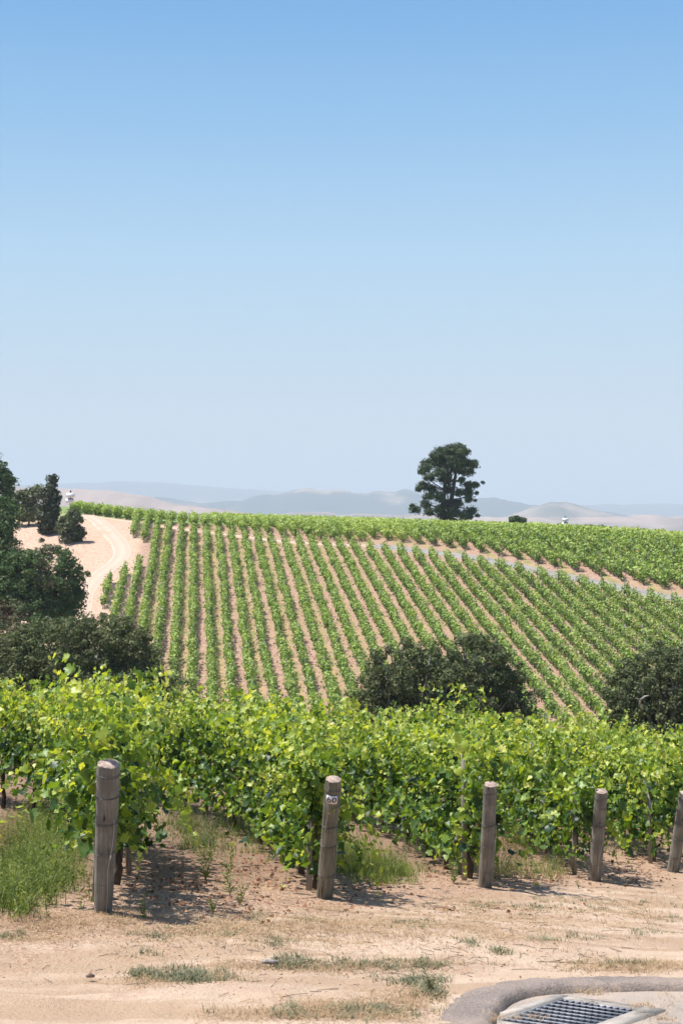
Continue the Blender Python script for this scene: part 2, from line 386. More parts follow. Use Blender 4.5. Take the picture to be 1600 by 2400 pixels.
def track_mat():
    m, t, out = new_mat('track_sand'); P = geo(t)
    a = N(t, 'ShaderNodeAttribute', attribute_name='tint').outputs['Fac']
    n = noise(t, P, .6, 5); n2 = noise(t, P, 3, 4)
    c = mixc(t, mrange(t, n, .35, .65), (.60, .445, .335), (.52, .38, .28))
    e = mth(t, 'ADD', mth(t, 'ABSOLUTE', mth(t, 'SUBTRACT', mth(t, 'ABSOLUTE', mth(t, 'SUBTRACT', a, .5)), .24)), mth(t, 'MULTIPLY', mth(t, 'SUBTRACT', n2, .5), .12))
    c = mixc(t, mrange(t, e, .03, .16, 0, .45), (.46, .33, .245), c)
    p = N(t, 'ShaderNodeBsdfPrincipled', ins={0: c}); p.inputs['Roughness'].default_value = .95
    t.links.new(p.outputs[0], out.inputs[0]); return m
M_track = track_mat()
def hills_mat(name, dark, light, lo, hi, sc):
    m, t, out = new_mat(name); P = geo(t); n = noise(t, P, sc, 5, .6)
    c = mixc(t, mrange(t, n, lo, hi), dark, light)
    p = N(t, 'ShaderNodeBsdfPrincipled', ins={0: c}); p.inputs['Roughness'].default_value = 1; p.inputs['Specular IOR Level'].default_value = 0
    t.links.new(p.outputs[0], out.inputs[0]); return m
M_hdark = hills_mat('chaparral_hills', (.055, .07, .06), (.30, .24, .17), .54, .66, .0014)
M_hmix = hills_mat('mixed_hills', (.11, .11, .08), (.30, .235, .17), .42, .62, .0022)
M_hpink = hills_mat('dry_grass_hills', (.17, .14, .11), (.36, .27, .215), .38, .6, .0018)

# ------------------------------------------------------------------ drain frame position (needed by the ground)
DROP = .05
gA = Vector((1.4046, 9.055)); gu = Vector((.413, -.322)).normalized(); gv = Vector((-gu.y, gu.x)) * -1
gv = Vector((-.64, -.768)).normalized(); gv = Vector((gu.y, -gu.x)).normalized()
if gv.x > 0: gv = -gv
GW, GL = .53, .80    # along u (to the right), along v (towards the camera)
FR = .085
def drain_uv(X, Y):
    dx = X - gA.x; dy = Y - gA.y; return dx * gu.x + dy * gu.y, dx * gv.x + dy * gv.y
def in_drain(X, Y, m): 
    u, v = drain_uv(X, Y); return (u > -m) & (u < GW + m) & (v > -m) & (v < GL + m)
# curb berm centre line
curb_img = [(1950, 2306), (1800, 2304), (1600, 2302), (1450, 2303), (1330, 2306), (1250, 2311), (1190, 2322), (1145, 2343), (1120, 2370), (1110, 2400), (1110, 2450), (1125, 2530)]
curb_pts = [hit(x, y, 3) for x, y in curb_img]
def catmull(pts, n=8):
    out = []
    P = [pts[0]] + list(pts) + [pts[-1]]
    for i in range(1, len(P) - 2):
        for k in range(n):
            u = k / n; a, b, c, d = P[i - 1], P[i], P[i + 1], P[i + 2]
            out.append(.5 * ((2 * b) + (c - a) * u + (2 * a - 5 * b + 4 * c - d) * u * u + (3 * b - a - 3 * c + d) * u ** 3))
    out.append(pts[-1]); return out
curb_line = catmull(curb_pts, 24)
cl = np.array([[p.x, p.y] for p in curb_line])
def dist_line(X, Y, L):
    X = np.asarray(X, float); Y = np.asarray(Y, float); sh = X.shape; X = X.ravel(); Y = Y.ravel()
    best = np.full(X.shape, 1e9)
    for i in range(len(L) - 1):
        ax, ay = L[i]; bx, by = L[i + 1]; dx, dy = bx - ax, by - ay; q = dx * dx + dy * dy + 1e-12
        tt = np.clip(((X - ax) * dx + (Y - ay) * dy) / q, 0, 1)
        best = np.minimum(best, np.hypot(X - ax - tt * dx, Y - ay - tt * dy))
    return best.reshape(sh)

# signed side of the kerb line
def side_of(X, Y):
    best = np.full(X.shape, 1e9); sg = np.zeros(X.shape)
    for i in range(len(cl) - 1):
        ax, ay = cl[i]; bx, by = cl[i + 1]; dx, dy = bx - ax, by - ay; q = dx * dx + dy * dy + 1e-12
        tt = np.clip(((X - ax) * dx + (Y - ay) * dy) / q, 0, 1); dd = np.hypot(X - ax - tt * dx, Y - ay - tt * dy)
        cr_ = dx * (Y - ay) - dy * (X - ax); m_ = dd < best; best = np.where(m_, dd, best); sg = np.where(m_, np.sign(cr_), sg)
    return best * sg
ref = side_of(np.array([[gA.x + .3]]), np.array([[gA.y - .5]]))[0, 0]
# ------------------------------------------------------------------ ground sheet
def lines(start, stop, f):
    out = [start]; 
    while out[-1] < stop: out.append(out[-1] + f(out[-1]))
    return out
def stx(x):
    x = abs(x)
    return .06 + .03 * x if x < 45 else (1.4 if x < 110 else .11 * x)
xp = np.array(lines(0, 30000, stx)); xs = np.concatenate([-xp[:0:-1], xp])
def sty(y):
    d = max(0, y - 14)
    return .055 + .022 * d if y < 75 else (1.4 if y < 350 else .06 * (y - 320))
yb = -np.array(lines(0, 6000, lambda v: .3 + .12 * v))[::-1]
ya = np.array(lines(0, 7.6, lambda v: .3)); yc = np.array(lines(7.6 + .06, 45000, sty))
ys_ = np.unique(np.round(np.concatenate([yb, ya[ya < 7.6], yc]), 4))
GX, GY = np.meshgrid(xs, ys_)
GZ = Z(GX, GY)
m = sstep(2, 8, GY) * (1 - sstep(40, 60, GY)) * (1 - sstep(12, 20, np.abs(GX)))
dc = dist_line(GX.clip(-20, 20), GY.clip(0, 30), cl)
flat = sstep(.25, .6, dc) * (1 - ((GX > .8) & (GY < 9.2)))
GZ = GZ + m * flat * (fbm(GX * .25, GY * 2.2, 3, 15) * .07 + fbm(GX * 1.3, GY * 1.3, 3, 5) * .06 + fbm(GX * 6, GY * 6, 3, 9) * .035)
GZ = GZ + fbm(GX * .3, GY * .3, 4, 8) * 1.7 * sstep(150, 165, GY) * (1 - sstep(250, 258, GY)) * (1 - sstep(-46, -38, GX)) 
GZ = GZ + (fbm(GX * .12, GY * .12, 3, 3)) * .5 * sstep(60, 100, GY) * (1 - sstep(125, 150, GY))
_ix = np.where((xs > -1) & (xs < 14))[0]; _iy = np.where((ys_ > 3) & (ys_ < 12))[0]
_sub = np.ix_(_iy, _ix); _sd = side_of(GX[_sub], GY[_sub]) * np.sign(ref); GZ[_sub] -= .13 * sstep(.02, .12, _sd)
GZ = np.where(in_drain(GX, GY, .05), GZ - .45, GZ)
road_zone = (GX > .75) & (GY < 9.25) & (GY > 5)
ny, nx = GX.shape
idx = np.arange(ny * nx).reshape(ny, nx)
Fq = np.stack([idx[:-1, :-1], idx[:-1, 1:], idx[1:, 1:], idx[1:, :-1]], -1).reshape(-1, 4)
g = obj('ground', np.stack([GX, GY, GZ], -1).reshape(-1, 3), Fq, M_ground, smooth=True)
tag(g, kind='structure')

# ------------------------------------------------------------------ distant hills
def ridge(name, pts, dist, depth, mat, seed, foot=-95, rough=1.0):
    px = np.array([p[0] for p in pts], float); py = np.array([p[1] for p in pts], float)
    U = np.linspace(px[0], px[-1], 420); top = np.interp(U, px, py)
    kk = np.hanning(13); kk /= kk.sum(); top = np.convolve(np.pad(top, 6, mode='edge'), kk, 'valid') + fbm(U / 38., U * 0 + seed, 4, seed + 7) * 14 * rough
    V_ = np.linspace(-1, 1, 41)
    X0 = (U - HX) / F * dist; zt = -(top - HY) / F * dist
    XX, VV = np.meshgrid(X0, V_)
    ZT = np.broadcast_to(zt, XX.shape)
    YY = dist + VV * depth + fbm(XX / depth * 2, VV * 0 + seed, 3, seed) * depth * .5
    ed = sstep(0, .06, np.linspace(0, 1, len(U))) * sstep(0, .06, np.linspace(1, 0, len(U)))
    shp = np.cos(VV * math.pi / 2) ** 1.25
    n = fbm(XX / depth * 4, YY / depth * 4, 5, seed + 3)
    zz = foot - 6 + (ZT - foot + 6) * shp * ed + n * (ZT - foot) * .42 * rough * (1 - np.exp(-4 * np.abs(VV))) * shp + n * 8 * rough * ed * 1.6
    idx = np.arange(XX.size).reshape(XX.shape)
    Fq = np.stack([idx[:-1, :-1], idx[:-1, 1:], idx[1:, 1:], idx[1:, :-1]], -1).reshape(-1, 4)
    o = obj(name, np.stack([XX, YY, zz], -1).reshape(-1, 3), Fq, mat, smooth=True)
    return tag(o, kind='structure')
ridge('hills', [(-900, 1150), (-300, 1140), (140, 1136), (300, 1128), (400, 1131), (500, 1142), (600, 1150), (720, 1153), (900, 1156), (1100, 1168), (1180, 1186), (1300, 1186), (1340, 1183), (1450, 1184), (1530, 1179), (1600, 1181), (1900, 1170), (2400, 1180)], 19000, 2200, M_hdark, 5, rough=.5)
ridge('hills', [(250, 1200), (330, 1166), (345, 1163), (420, 1173), (480, 1180), (560, 1174), (600, 1163), (640, 1156), (680, 1151), (725, 1144), (760, 1153), (790, 1150), (850, 1156), (940, 1150), (1000, 1160), (1080, 1177), (1150, 1168), (1200, 1179), (1260, 1188), (1400, 1198), (1520, 1215)], 11500, 1500, M_hdark, 9, rough=.7)
ridge('hills', [(-600, 1150), (0, 1140), (150, 1146), (250, 1152), (310, 1158), (345, 1165), (390, 1178), (470, 1190), (560, 1200), (640, 1212), (720, 1230)], 5600, 900, M_hpink, 14, rough=.5)
ridge('hills', [(1180, 1215), (1240, 1190), (1290, 1177), (1330, 1175), (1355, 1182), (1390, 1196), (1450, 1210), (1520, 1222)], 8500, 700, M_hmix, 21, rough=.5)
ridge('hills', [(350, 1230), (480, 1212), (600, 1208), (720, 1200), (820, 1206), (980, 1206), (1120, 1212), (1300, 1211), (1420, 1214), (1510, 1207), (1600, 1212), (1800, 1200), (2200, 1200)], 6600, 800, M_hpink, 27, rough=.5)

# ------------------------------------------------------------------ ribbons: dirt track, road, path
def ribbon(name, line, width, mat, lift=.04, cross=9, prof=None):
    V = []; T = []; n = len(line)
    for i, p in enumerate(line):
        d = Vector((line[min(i + 1, n - 1)].x - line[max(i - 1, 0)].x, line[min(i + 1, n - 1)].y - line[max(i - 1, 0)].y)).normalized()
        nr = Vector((-d.y, d.x)); wd = width(i / (n - 1)) if callable(width) else width
        for k in range(cross):
            f = k / (cross - 1); q = Vector((p.x, p.y)) + nr * (f - .5) * wd
            edge = -0.12 if k in (0, cross - 1) else lift
            V.append((q.x, q.y, z1(q.x, q.y) + edge + (prof(f, i) if prof else 0))); T.append(f)
    Fq = [[i * cross + k, i * cross + k + 1, (i + 1) * cross + k + 1, (i + 1) * cross + k] for i in range(n - 1) for k in range(cross - 1)]
    o = obj(name, V, np.array(Fq), mat, tint=T, smooth=True); return tag(o, kind='structure')
track_img = [(205, 1207), (232, 1222), (258, 1246), (280, 1272), (288, 1296), (274, 1318), (245, 1340), (215, 1368), (196, 1400), (190, 1440), (170, 1500)]
track_line = catmull([hit(x, y) for x, y in track_img], 6)
ribbon('dirt_track', track_line, lambda f: 3.3, M_track, .05, 17, None)
road_img = [(880, 1279), (940, 1286), (1000, 1293), (1100, 1306), (1200, 1325), (1300, 1346), (1400, 1366), (1500, 1388), (1600, 1406), (1760, 1440), (2000, 1500)]
road_pts = [hit(x, y) for x, y in road_img]
path_img = [(205, 1208), (260, 1216), (340, 1228), (414, 1238), (480, 1247), (560, 1257), (682, 1271), (800, 1277), (880, 1279)]
path_pts = [hit(x, y) for x, y in path_img]
road_line = catmull(road_pts, 6); path_line = catmull(path_pts, 6)
ribbon('road', road_line, 4.2, M_road, .055, 5)
ribbon('path', path_line, 1.5, M_track, .045, 9)
allroad = path_pts + road_pts[1:]
rx = np.array([p.x for p in allroad]); ry = np.array([p.y for p in allroad]); o_ = np.argsort(rx); rx = rx[o_]; ry = ry[o_]
def Yroad(x): 
    if x > rx[-1]: return ry[-1] + (x - rx[-1]) * (ry[-1] - ry[-3]) / (rx[-1] - rx[-3])
    return float(np.interp(x, rx, ry))
tl = np.array([[p.x, p.y] for p in track_line])

# ------------------------------------------------------------------ far vine rows
WORDS = ['first', 'second', 'third', 'fourth', 'fifth', 'sixth', 'seventh', 'eighth', 'ninth', 'tenth', 'eleventh', 'twelfth', 'thirteenth', 'fourteenth', 'fifteenth', 'sixteenth', 'seventeenth', 'eighteenth', 'nineteenth']
TENS = {2: 'twenty', 3: 'thirty', 4: 'forty', 5: 'fifty', 6: 'sixty', 7: 'seventy'}
def ordw(n):
    if n <= 19: return WORDS[n - 1]
    if n % 10 == 0: return TENS[n // 10][:-1] + 'ieth'
    return TENS[n // 10] + '-' + WORDS[n % 10 - 1]
def row_pts(c, y0, y1):
    """points along the row with coordinate c"""
    yy = np.arange(y0, y1, .5); xx = (c - .102 * yy) / .995; return xx, yy
def far_row(c, spans, dens, label, group, size=.26, tone=.5, h0=.45, h1=1.85, wid=.55, posts=True, rs=None):
    xs_, yys = [], []
    pos = []; nrm = []; tn = []
    plist = []; mbt = MB(); base = None
    for (a, b) in spans:
        L = b - a
        if L < 1: continue
        n = int(L * dens); ph = rs.random() * 1.5
        y = a + rs.random(n) * L
        # plants every 1.5 m: bulges
        pl = np.floor((y - ph) / 1.5); fx = ((y - ph) / 1.5) % 1 - .5
        r1 = np.sin(pl * 12.9898 + c * 7) * 43758.5; r1 = r1 - np.floor(r1); r1 = np.where(r1 < .07, -.5, r1)
        r2 = np.sin(pl * 78.233 + c * 3) * 12543.1; r2 = r2 - np.floor(r2)
        bul = (.58 + .6 * r1) * (1 - .5 * np.abs(fx) ** 1.5 * 2)
        hh = h1 * (.86 + .24 * r2) * (1 - .35 * np.abs(fx) ** 2 * 2)
        th = rs.random(n) * 2 * math.pi; rad = rs.random(n) ** .35
        off = np.cos(th) * rad * wid * bul + (r2 - .5) * .15
        zc = (h0 + hh) / 2; zz = zc + np.sin(th) * rad * (hh - h0) / 2
        # shoots
        sh = rs.random(n) < .22
        zz = np.where(sh & (np.sin(th) > 0), zz + rs.random(n) * .45, zz); off = np.where(sh, off * (1 + rs.random(n) * 1.1), off)
        off = off + (vnoise(y * .35, y * 0 + c, 3) - .5) * .35
        x = (c + off - .102 * y) / .995
        gz = Z(x, y)
        P = np.column_stack([x, y, gz + zz]); pos.append(P)
        q = np.column_stack([np.cos(th), rs.normal(size=n) * .6, np.sin(th) + .35]) + rs.normal(size=(n, 3)) * .5; nrm.append(q)
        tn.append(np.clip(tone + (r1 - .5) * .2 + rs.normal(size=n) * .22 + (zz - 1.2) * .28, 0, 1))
        # trunks and line posts
        step = 1.5
        for yy in np.arange(a + .3, b, step):
            xx = (c - .102 * yy) / .995; gz = z1(xx, yy)
            j = rs.normal(size=2) * .05
            mbt.add(*box_v(xx + j[0], yy + j[1], gz - .1, .045, .045, .95))
        if posts:
            for yy in np.concatenate([[b - .1], np.arange(a + 3, b - 3, 7.5)]):
                xx = (c - .102 * yy) / .995; gz = z1(xx, yy)
                plist.append((xx, yy, gz))
        if base is None: base = ((c - .102 * b) / .995, b, z1((c - .102 * b) / .995, b))
    if not pos: return
    pos = np.concatenate(pos); nrm = np.concatenate(nrm); tn = np.concatenate(tn)
    keep = np.abs(pos[:, 0] / pos[:, 1]) < .275
    if keep.sum() < 30: return
    pos, nrm, tn = pos[keep], nrm[keep], tn[keep]
    n = len(pos); t = rs.normal(size=(n, 3)) + np.array([0, 0, -.3])
    s_, t_, n_ = frames(nrm, t); sz = size * (.65 + .7 * rs.random(n))
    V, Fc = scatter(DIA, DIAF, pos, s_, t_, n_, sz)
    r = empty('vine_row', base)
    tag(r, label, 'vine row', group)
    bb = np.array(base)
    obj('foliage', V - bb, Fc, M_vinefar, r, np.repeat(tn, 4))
    mbt.V = [v - bb for v in mbt.V]; oo = mbt.build('trunks', M_bark, r); oo['kind'] = 'stuff'
    for q in plist:
        if abs(q[0] / q[1]) > .26: continue
        po = bpy.data.objects.new('trellis_post', POST_ME); C.objects.link(po); po.parent = r; po.location = Vector(q) - Vector(base); po.scale = (1, 1, .93 + .14 * rs.random())
    return r
def box_v(x, y, z, hx, hy, h):
    V = [(x + a * hx, y + b * hy, z + c * h) for a in (-1, 1) for b in (-1, 1) for c in (0, 1)]
    return V, [[0, 1, 3, 2], [4, 6, 7, 5], [0, 4, 5, 1], [2, 3, 7, 6], [0, 2, 6, 4], [1, 5, 7, 3]]
_v, _f = box_v(0, 0, -.1, .05, .05, 2.05)
_o = obj('trellis_post', _v, np.array(_f), M_stake); POST_ME = _o.data; bpy.data.objects.remove(_o)
rs = np.random.default_rng(5)
cnt = 0
for k in range(-4, 38):
    c = ROWC0 + (SP if k >= 0 else 1.95) * k
    # upper end just below the road
    y = 120.0
    while y < 300 and y < Yroad((c - .102 * y) / .995) - (5.2 if (c - .102 * y) > 4 else 2.6): y += .25
    y1 = y; y0 = 128.0
    if k >= 4: y0 = 125
    spans = []
    if k < 0:
        def Yat(py):
            yy = np.arange(120, 290, .25); xx = (c - .102 * yy) / .995; v = HY - F * Z(xx, yy) / yy
            return float(yy[np.argmin(np.abs(v - py))])
        spans = {-1: [(y0, Yat(1328)), (Yat(1272), Yat(1218))], -2: [(y0, Yat(1345)), (Yat(1262), Yat(1226))], -3: [(Yat(1428), Yat(1366))], -4: []}[k]
    else: spans = [(y0, y1)]
    cnt += 1
    dark = .56
    far_row(c, spans, 105, 'long green vine row on the far hillside, %s from the sandy track' % ordw(cnt), 'vine rows running down the far hillside', .215, dark, rs=rs, wid=.56, h1=1.95)
# rows beyond the path and the road
cnt = 0
for k in range(-13, 52):
    c = ROWC0 + SP * k
    y = 150.0
    while y < 330 and y < Yroad((c - .102 * y) / .995) + (4.6 if (c - .102 * y) > 4 else 2.4): y += .25
    x = (c - .102 * y) / .995; u, v = proj((x, y, z1(x, y)))
    y1 = 330 if k > 4 else y + 22
    if u < 150 or u > 2300: continue
    cnt += 1
    # denser near end so the front of the block reads as vines
    lb = 'vine row beyond the road on the crest, %s from the left' % ordw(cnt)
    sp_ = [(y, min(y + 45, y1))]
    r = far_row(c, sp_, 85, lb, 'vine rows beyond the road', .28, .58 if u > 1000 else (.9 if 840 < u < 965 else .68), rs=rs, wid=1.15 if 700 < u < 965 else .75, h1=2.05)
    if y1 > y + 46 and r is not None:
        # grazing view: the rest of the row
        q = far_row(c, [(y + 45, y1)], 20, lb, 'x', .4, .88, rs=rs, posts=False, wid=.8)
        if q is not None:
            for ch in list(q.children):
                if ch.name.startswith('foliage'):
                    dz = q.location - r.location; ch.parent = r
                    ch.name = 'far_foliage'; ch.location = dz
                else: bpy.data.objects.remove(ch)
            bpy.data.objects.remove(q)

# ------------------------------------------------------------------ trees
def clump_cards(rs, centers, rads, per, size, up=.25, soft=False):
    n = len(centers) * per
    c = np.repeat(centers, per, 0); r = np.repeat(rads, per, 0)
    d = unit(rs.normal(size=(n, 3)) + np.array([0, 0, up])); rad = r[:, None] * (.15 + 1.15 * rs.random((n, 1)) ** .8 if soft else .45 + .62 * rs.random((n, 1)) ** .8)
    pos = c + d * rad * np.array([1, 1, .8])
    nr = d + rs.normal(size=(n, 3)) * .55 + np.array([0, 0, .2]); t = rs.normal(size=(n, 3))
    s_, t_, n_ = frames(nr, t)
    return pos, s_, t_, n_, size * (.6 + .8 * rs.random(n))
def tree(name, lobes, Yd, mat, label, cat, group=None, base_px=None, clump=.9, per=60, size=.3, seed=1, tone=.45, spread=.25, trunk_r=.3, shell=(.55, 1.0), ncl=1.0, bark=None, limbs=True, depth=1.0, leantop=None, browns=0.0, full=False, stems=1):
    rs = np.random.default_rng(seed)
    if isinstance(Yd, tuple): base_px = Yd[0]; Yd = hit(*Yd).y
    L = []
    for (px, py, rxp, ryp) in lobes:
        s = F / Yd; rx_, rz_ = rxp / s, ryp / s
        dy = 0 if full is False else (rs.random() - .5) * full
        L.append((np.array(at(px, py, Yd)) + np.array([0, dy, 0]), rx_, rx_ * depth, rz_))
    bx = base_px if base_px else sum(l[0] for l in lobes) / len(lobes)
    X0 = (bx - HX) / F * Yd; zb = z1(X0, Yd); base = np.array([X0, Yd, zb])
    cen, rad, tl_ = [], [], []
    for (c, a, b, h) in L:
        area = (a * b + a * h + b * h) * 4.2
        n = max(1, int(ncl * area / (clump * clump * 2.2)))
        d = unit(rs.normal(size=(n, 3))); k = shell[0] + (shell[1] - shell[0]) * rs.random((n, 1)) ** .5
        p = c + d * np.array([a, b, h]) * k * (1 - .3 * clump / max(a, .5))
        if a < clump: p = c + d * np.array([a, b, h]) * .25
        if a >= clump and full is False: p = c + (p - c) * (1 + .22 * (rs.random((n, 1)) ** 5) * 1.6)
        cen.append(p); rad.append(np.full(n, clump) * (.45 + .85 * rs.random(n)) if a >= clump else np.full(n, max(a, h) * .9))
    cen = np.concatenate(cen); rad = np.concatenate(rad)
    cen[:, 2] = np.maximum(cen[:, 2], zb + .3)
    pos, s_, t_, n_, sz = clump_cards(rs, cen, rad, per, size, soft=(full is not False))
    ct = np.repeat(rs.normal(size=len(cen)) * .12, per)
    patch = vnoise(pos[:, 0] * .35 + 50, pos[:, 2] * .35 + 50, seed)
    tn = np.clip(tone + ct + rs.normal(size=len(pos)) * .10, 0, .85)
    if browns: tn = np.where(patch + rs.normal(size=len(pos)) * .08 > 1 - browns, .97, tn)
    V, Fc = scatter(DIA, DIAF, pos, s_, t_, n_, sz)
    r = empty(name, tuple(base)); tag(r, label, cat, group)
    obj('crown', V - base, Fc, mat, r, np.repeat(tn, 4))
    mb = MB()
    topc = max(L, key=lambda l: l[0][2] + l[3]); zt = topc[0][2] + topc[3] * .5 - zb
    cx = topc[0][0] - X0
    for st in range(stems):
        ox = (st - (stems - 1) / 2) * trunk_r * 2.6
        pts = [Vector((ox, 0, -.3)), Vector((ox + .1, .05, zt * .25)), Vector((ox * 1.3 + cx * .4, 0, zt * .55)), Vector((ox * 1.3 + cx, 0, zt))]
        mb.tube(pts, [trunk_r * 1.25, trunk_r, trunk_r * .65, trunk_r * .15], 8)
    if limbs:
        idx = rs.choice(len(cen), min(len(cen), 90 if 'oak' in name else 46), replace=False)
        for i in idx:
            p = Vector(cen[i] - base); f = max(.12, min(.75, (p.z / max(zt, .1)) * .65)); st = Vector((cx * f * .6, 0, zt * f))
            mid = (st + p) / 2 + Vector((0, 0, -.12 * (p - st).length)) + Vector(rs.normal(size=3) * .1 * (p - st).length)
            mb.tube([st, mid, p], [trunk_r * .32, trunk_r * .2, trunk_r * .07], 5, cap=False)
            if 'oak' in name:
                o2 = (p - mid).normalized(); e_ = p + o2 * rad[i] * 1.0; mb.tube([p, (p + e_) / 2 + Vector(rs.normal(size=3) * .12), e_], [.045, .035, .012], 4, cap=False)
    mb.build('trunk', bark or (M_branchgrey if 'oak' in name else M_trunk), r)
    return r
OG = 'live oaks in the hollow'
tree('oak_tree', [(960, 1600, 110, 95), (905, 1650, 80, 90), (1010, 1650, 100, 110), (950, 1750, 130, 90)], 92, M_oak, 'dark rounded oak with dense grey-green crown, left half of the central pair in the hollow', 'oak tree', OG, per=70, size=.145, clump=.55, seed=3, trunk_r=.4, tone=.42, browns=.08)
tree('oak_tree', [(1110, 1580, 95, 95), (1150, 1660, 100, 105), (1090, 1640, 90, 110), (1205, 1700, 55, 75), (1120, 1760, 130, 90)], 97, M_oak, 'dark rounded oak, taller right half of the central pair below the vine rows', 'oak tree', OG, per=70, size=.145, clump=.55, seed=4, trunk_r=.4, tone=.40, browns=.08)
ro = tree('oak_tree', [(1560, 1600, 110, 85), (1500, 1650, 85, 95), (1620, 1640, 110, 120), (1470, 1690, 60, 70), (1560, 1740, 150, 90), (1690, 1640, 90, 120)], 92, M_oak, 'dark oak with a bare pale branch showing, at the right edge of the hollow', 'oak tree', OG, per=70, size=.145, clump=.55, seed=6, trunk_r=.4, tone=.42)
mb = MB(); b0 = Vector(ro.location); 
bp = [at(1506, 1662, 86) - b0, at(1498, 1650, 85.6) - b0, at(1500, 1640, 85.4) - b0, at(1510, 1632, 85.2) - b0, at(1520, 1630, 85.2) - b0]
mb.tube(bp, [.06, .07, .06, .05, .03], 6); mb.tube([bp[2], at(1488, 1636, 85) - b0], [.05, .02], 5)
mb.build('bare_branch', M_branchgrey, ro)
tree('oak_tree', [(150, 1530, 150, 75), (250, 1520, 110, 75), (60, 1560, 110, 80), (300, 1560, 80, 75), (160, 1620, 230, 90), (-40, 1590, 100, 90)], 100, M_oak, 'broad spreading dark oak behind the leftmost foreground vines', 'oak tree', OG, per=70, size=.145, clump=.55, seed=8, trunk_r=.45, tone=.50)
tree('oak_shrub', [(365, 1600, 38, 36), (385, 1625, 30, 30)], 104, M_oak, 'small dark oak shrub at the right foot of the broad left oak', 'shrub', per=60, size=.22, clump=.6, seed=9, trunk_r=.12, tone=.35)
tree('oak_tree', [(110, 1345, 85, 62), (40, 1370, 85, 75), (140, 1390, 60, 60), (60, 1440, 120, 70), (-20, 1400, 70, 80)], 168, M_green, 'round oak with green top and brown patches beside the dirt track', 'oak tree', OG, per=75, ncl=1.3, size=.22, clump=.8, seed=10, trunk_r=.4, tone=.50, browns=.28)
tree('broadleaf_tree', [(5, 1215, 42, 50), (-20, 1260, 50, 60), (15, 1280, 30, 45)], 196, M_green, 'dark green rounded tree cut by the left edge above the round oak', 'tree', per=60, size=.34, clump=1.0, seed=12, trunk_r=.3, tone=.55)
tree('broadleaf_tree', [(8, 1120, 22, 26), (-15, 1105, 30, 36), (30, 1128, 12, 10), (-5, 1155, 35, 40), (20, 1150, 16, 18), (5, 1200, 40, 30)], 215, M_green, 'tall tree with wispy open top at the upper left edge', 'tree', per=38, size=.30, clump=.75, seed=13, trunk_r=.25, tone=.6, base_px=-5)
tree('broadleaf_tree', [(75, 1165, 24, 24), (50, 1175, 22, 26), (88, 1148, 14, 10), (55, 1200, 24, 22), (82, 1200, 18, 22)], (68, 1232), M_pale, 'pale grey-green sparse tree with thin trunk left of the dark conifer', 'tree', per=32, size=.36, clump=.8, seed=14, trunk_r=.16, tone=.5)
tree('conifer_tree', [(124, 1125, 11, 12), (124, 1145, 15, 14), (126, 1165, 18, 16), (118, 1188, 24, 20), (112, 1215, 28, 24), (115, 1235, 26, 16), (100, 1160, 12, 12)], (116, 1252), M_cone, 'dark pointed conifer with reddish-brown patches at the top of the track', 'conifer', per=55, size=.32, clump=.7, seed=15, trunk_r=.2, tone=.35, browns=.2)
tree('leafy_shrub', [(168, 1212, 20, 22), (158, 1235, 24, 26), (182, 1232, 16, 28), (170, 1255, 26, 16)], (170, 1272), M_pale, 'olive-green rounded shrub beside the sandy track', 'shrub', per=60, size=.28, clump=.7, seed=16, trunk_r=.1, tone=.22)
pine = [(520,110,70),(440,130,60),(390,160,50),(570,130,45),(590,200,40),(640,215,42),(665,200,22),(330,210,46),(280,270,28),(300,250,32),(500,190,75),(430,210,60),(560,250,42),(625,265,36),(340,310,38),(400,280,38),(450,330,40),(290,375,40),(250,400,22),(350,400,40),(560,335,26),(620,370,36),(680,365,26),(708,352,12),(490,400,38),(400,450,38),(320,450,34),(560,425,38),(620,425,40),(682,425,14),(300,510,34),(230,545,34),(202,515,16),(340,565,32),(400,540,38),(470,510,40),(540,500,42),(610,470,28),(660,480,12),(640,560,38),(672,590,16),(560,590,34),(500,570,42),(620,600,26),(430,590,32)]
tree('pine_tree', [(900 + x / 3.136, 1020 + y / 3.136, r / 3.136 * 1.08, r / 3.136 * .62) for x, y, r in pine], 318, M_pine, 'tall lone dark pine with open irregular crown on the vineyard crest', 'pine tree', per=48, size=.30, clump=.95, shell=(.0, 1.2), seed=18, trunk_r=.6, tone=.45, base_px=1044, ncl=2.9, full=9.0, stems=2, bark=M_dkbark)
tree('leafy_shrub', [(1203, 1218, 12, 7), (1222, 1220, 12, 6), (1212, 1215, 8, 6)], 300, M_pine, 'small dark shrub on the crest right of the lone pine', 'shrub', per=90, size=.4, clump=1.3, seed=19, trunk_r=.1, tone=.5)
tree('leafy_shrub', [(1360, 1240, 22, 4), (1395, 1241, 26, 5), (1425, 1243, 18, 4)], 290, M_green, 'low dark hedge-like shrub on the right part of the crest', 'shrub', per=90, size=.34, clump=1.0, seed=23, trunk_r=.1, tone=.7)

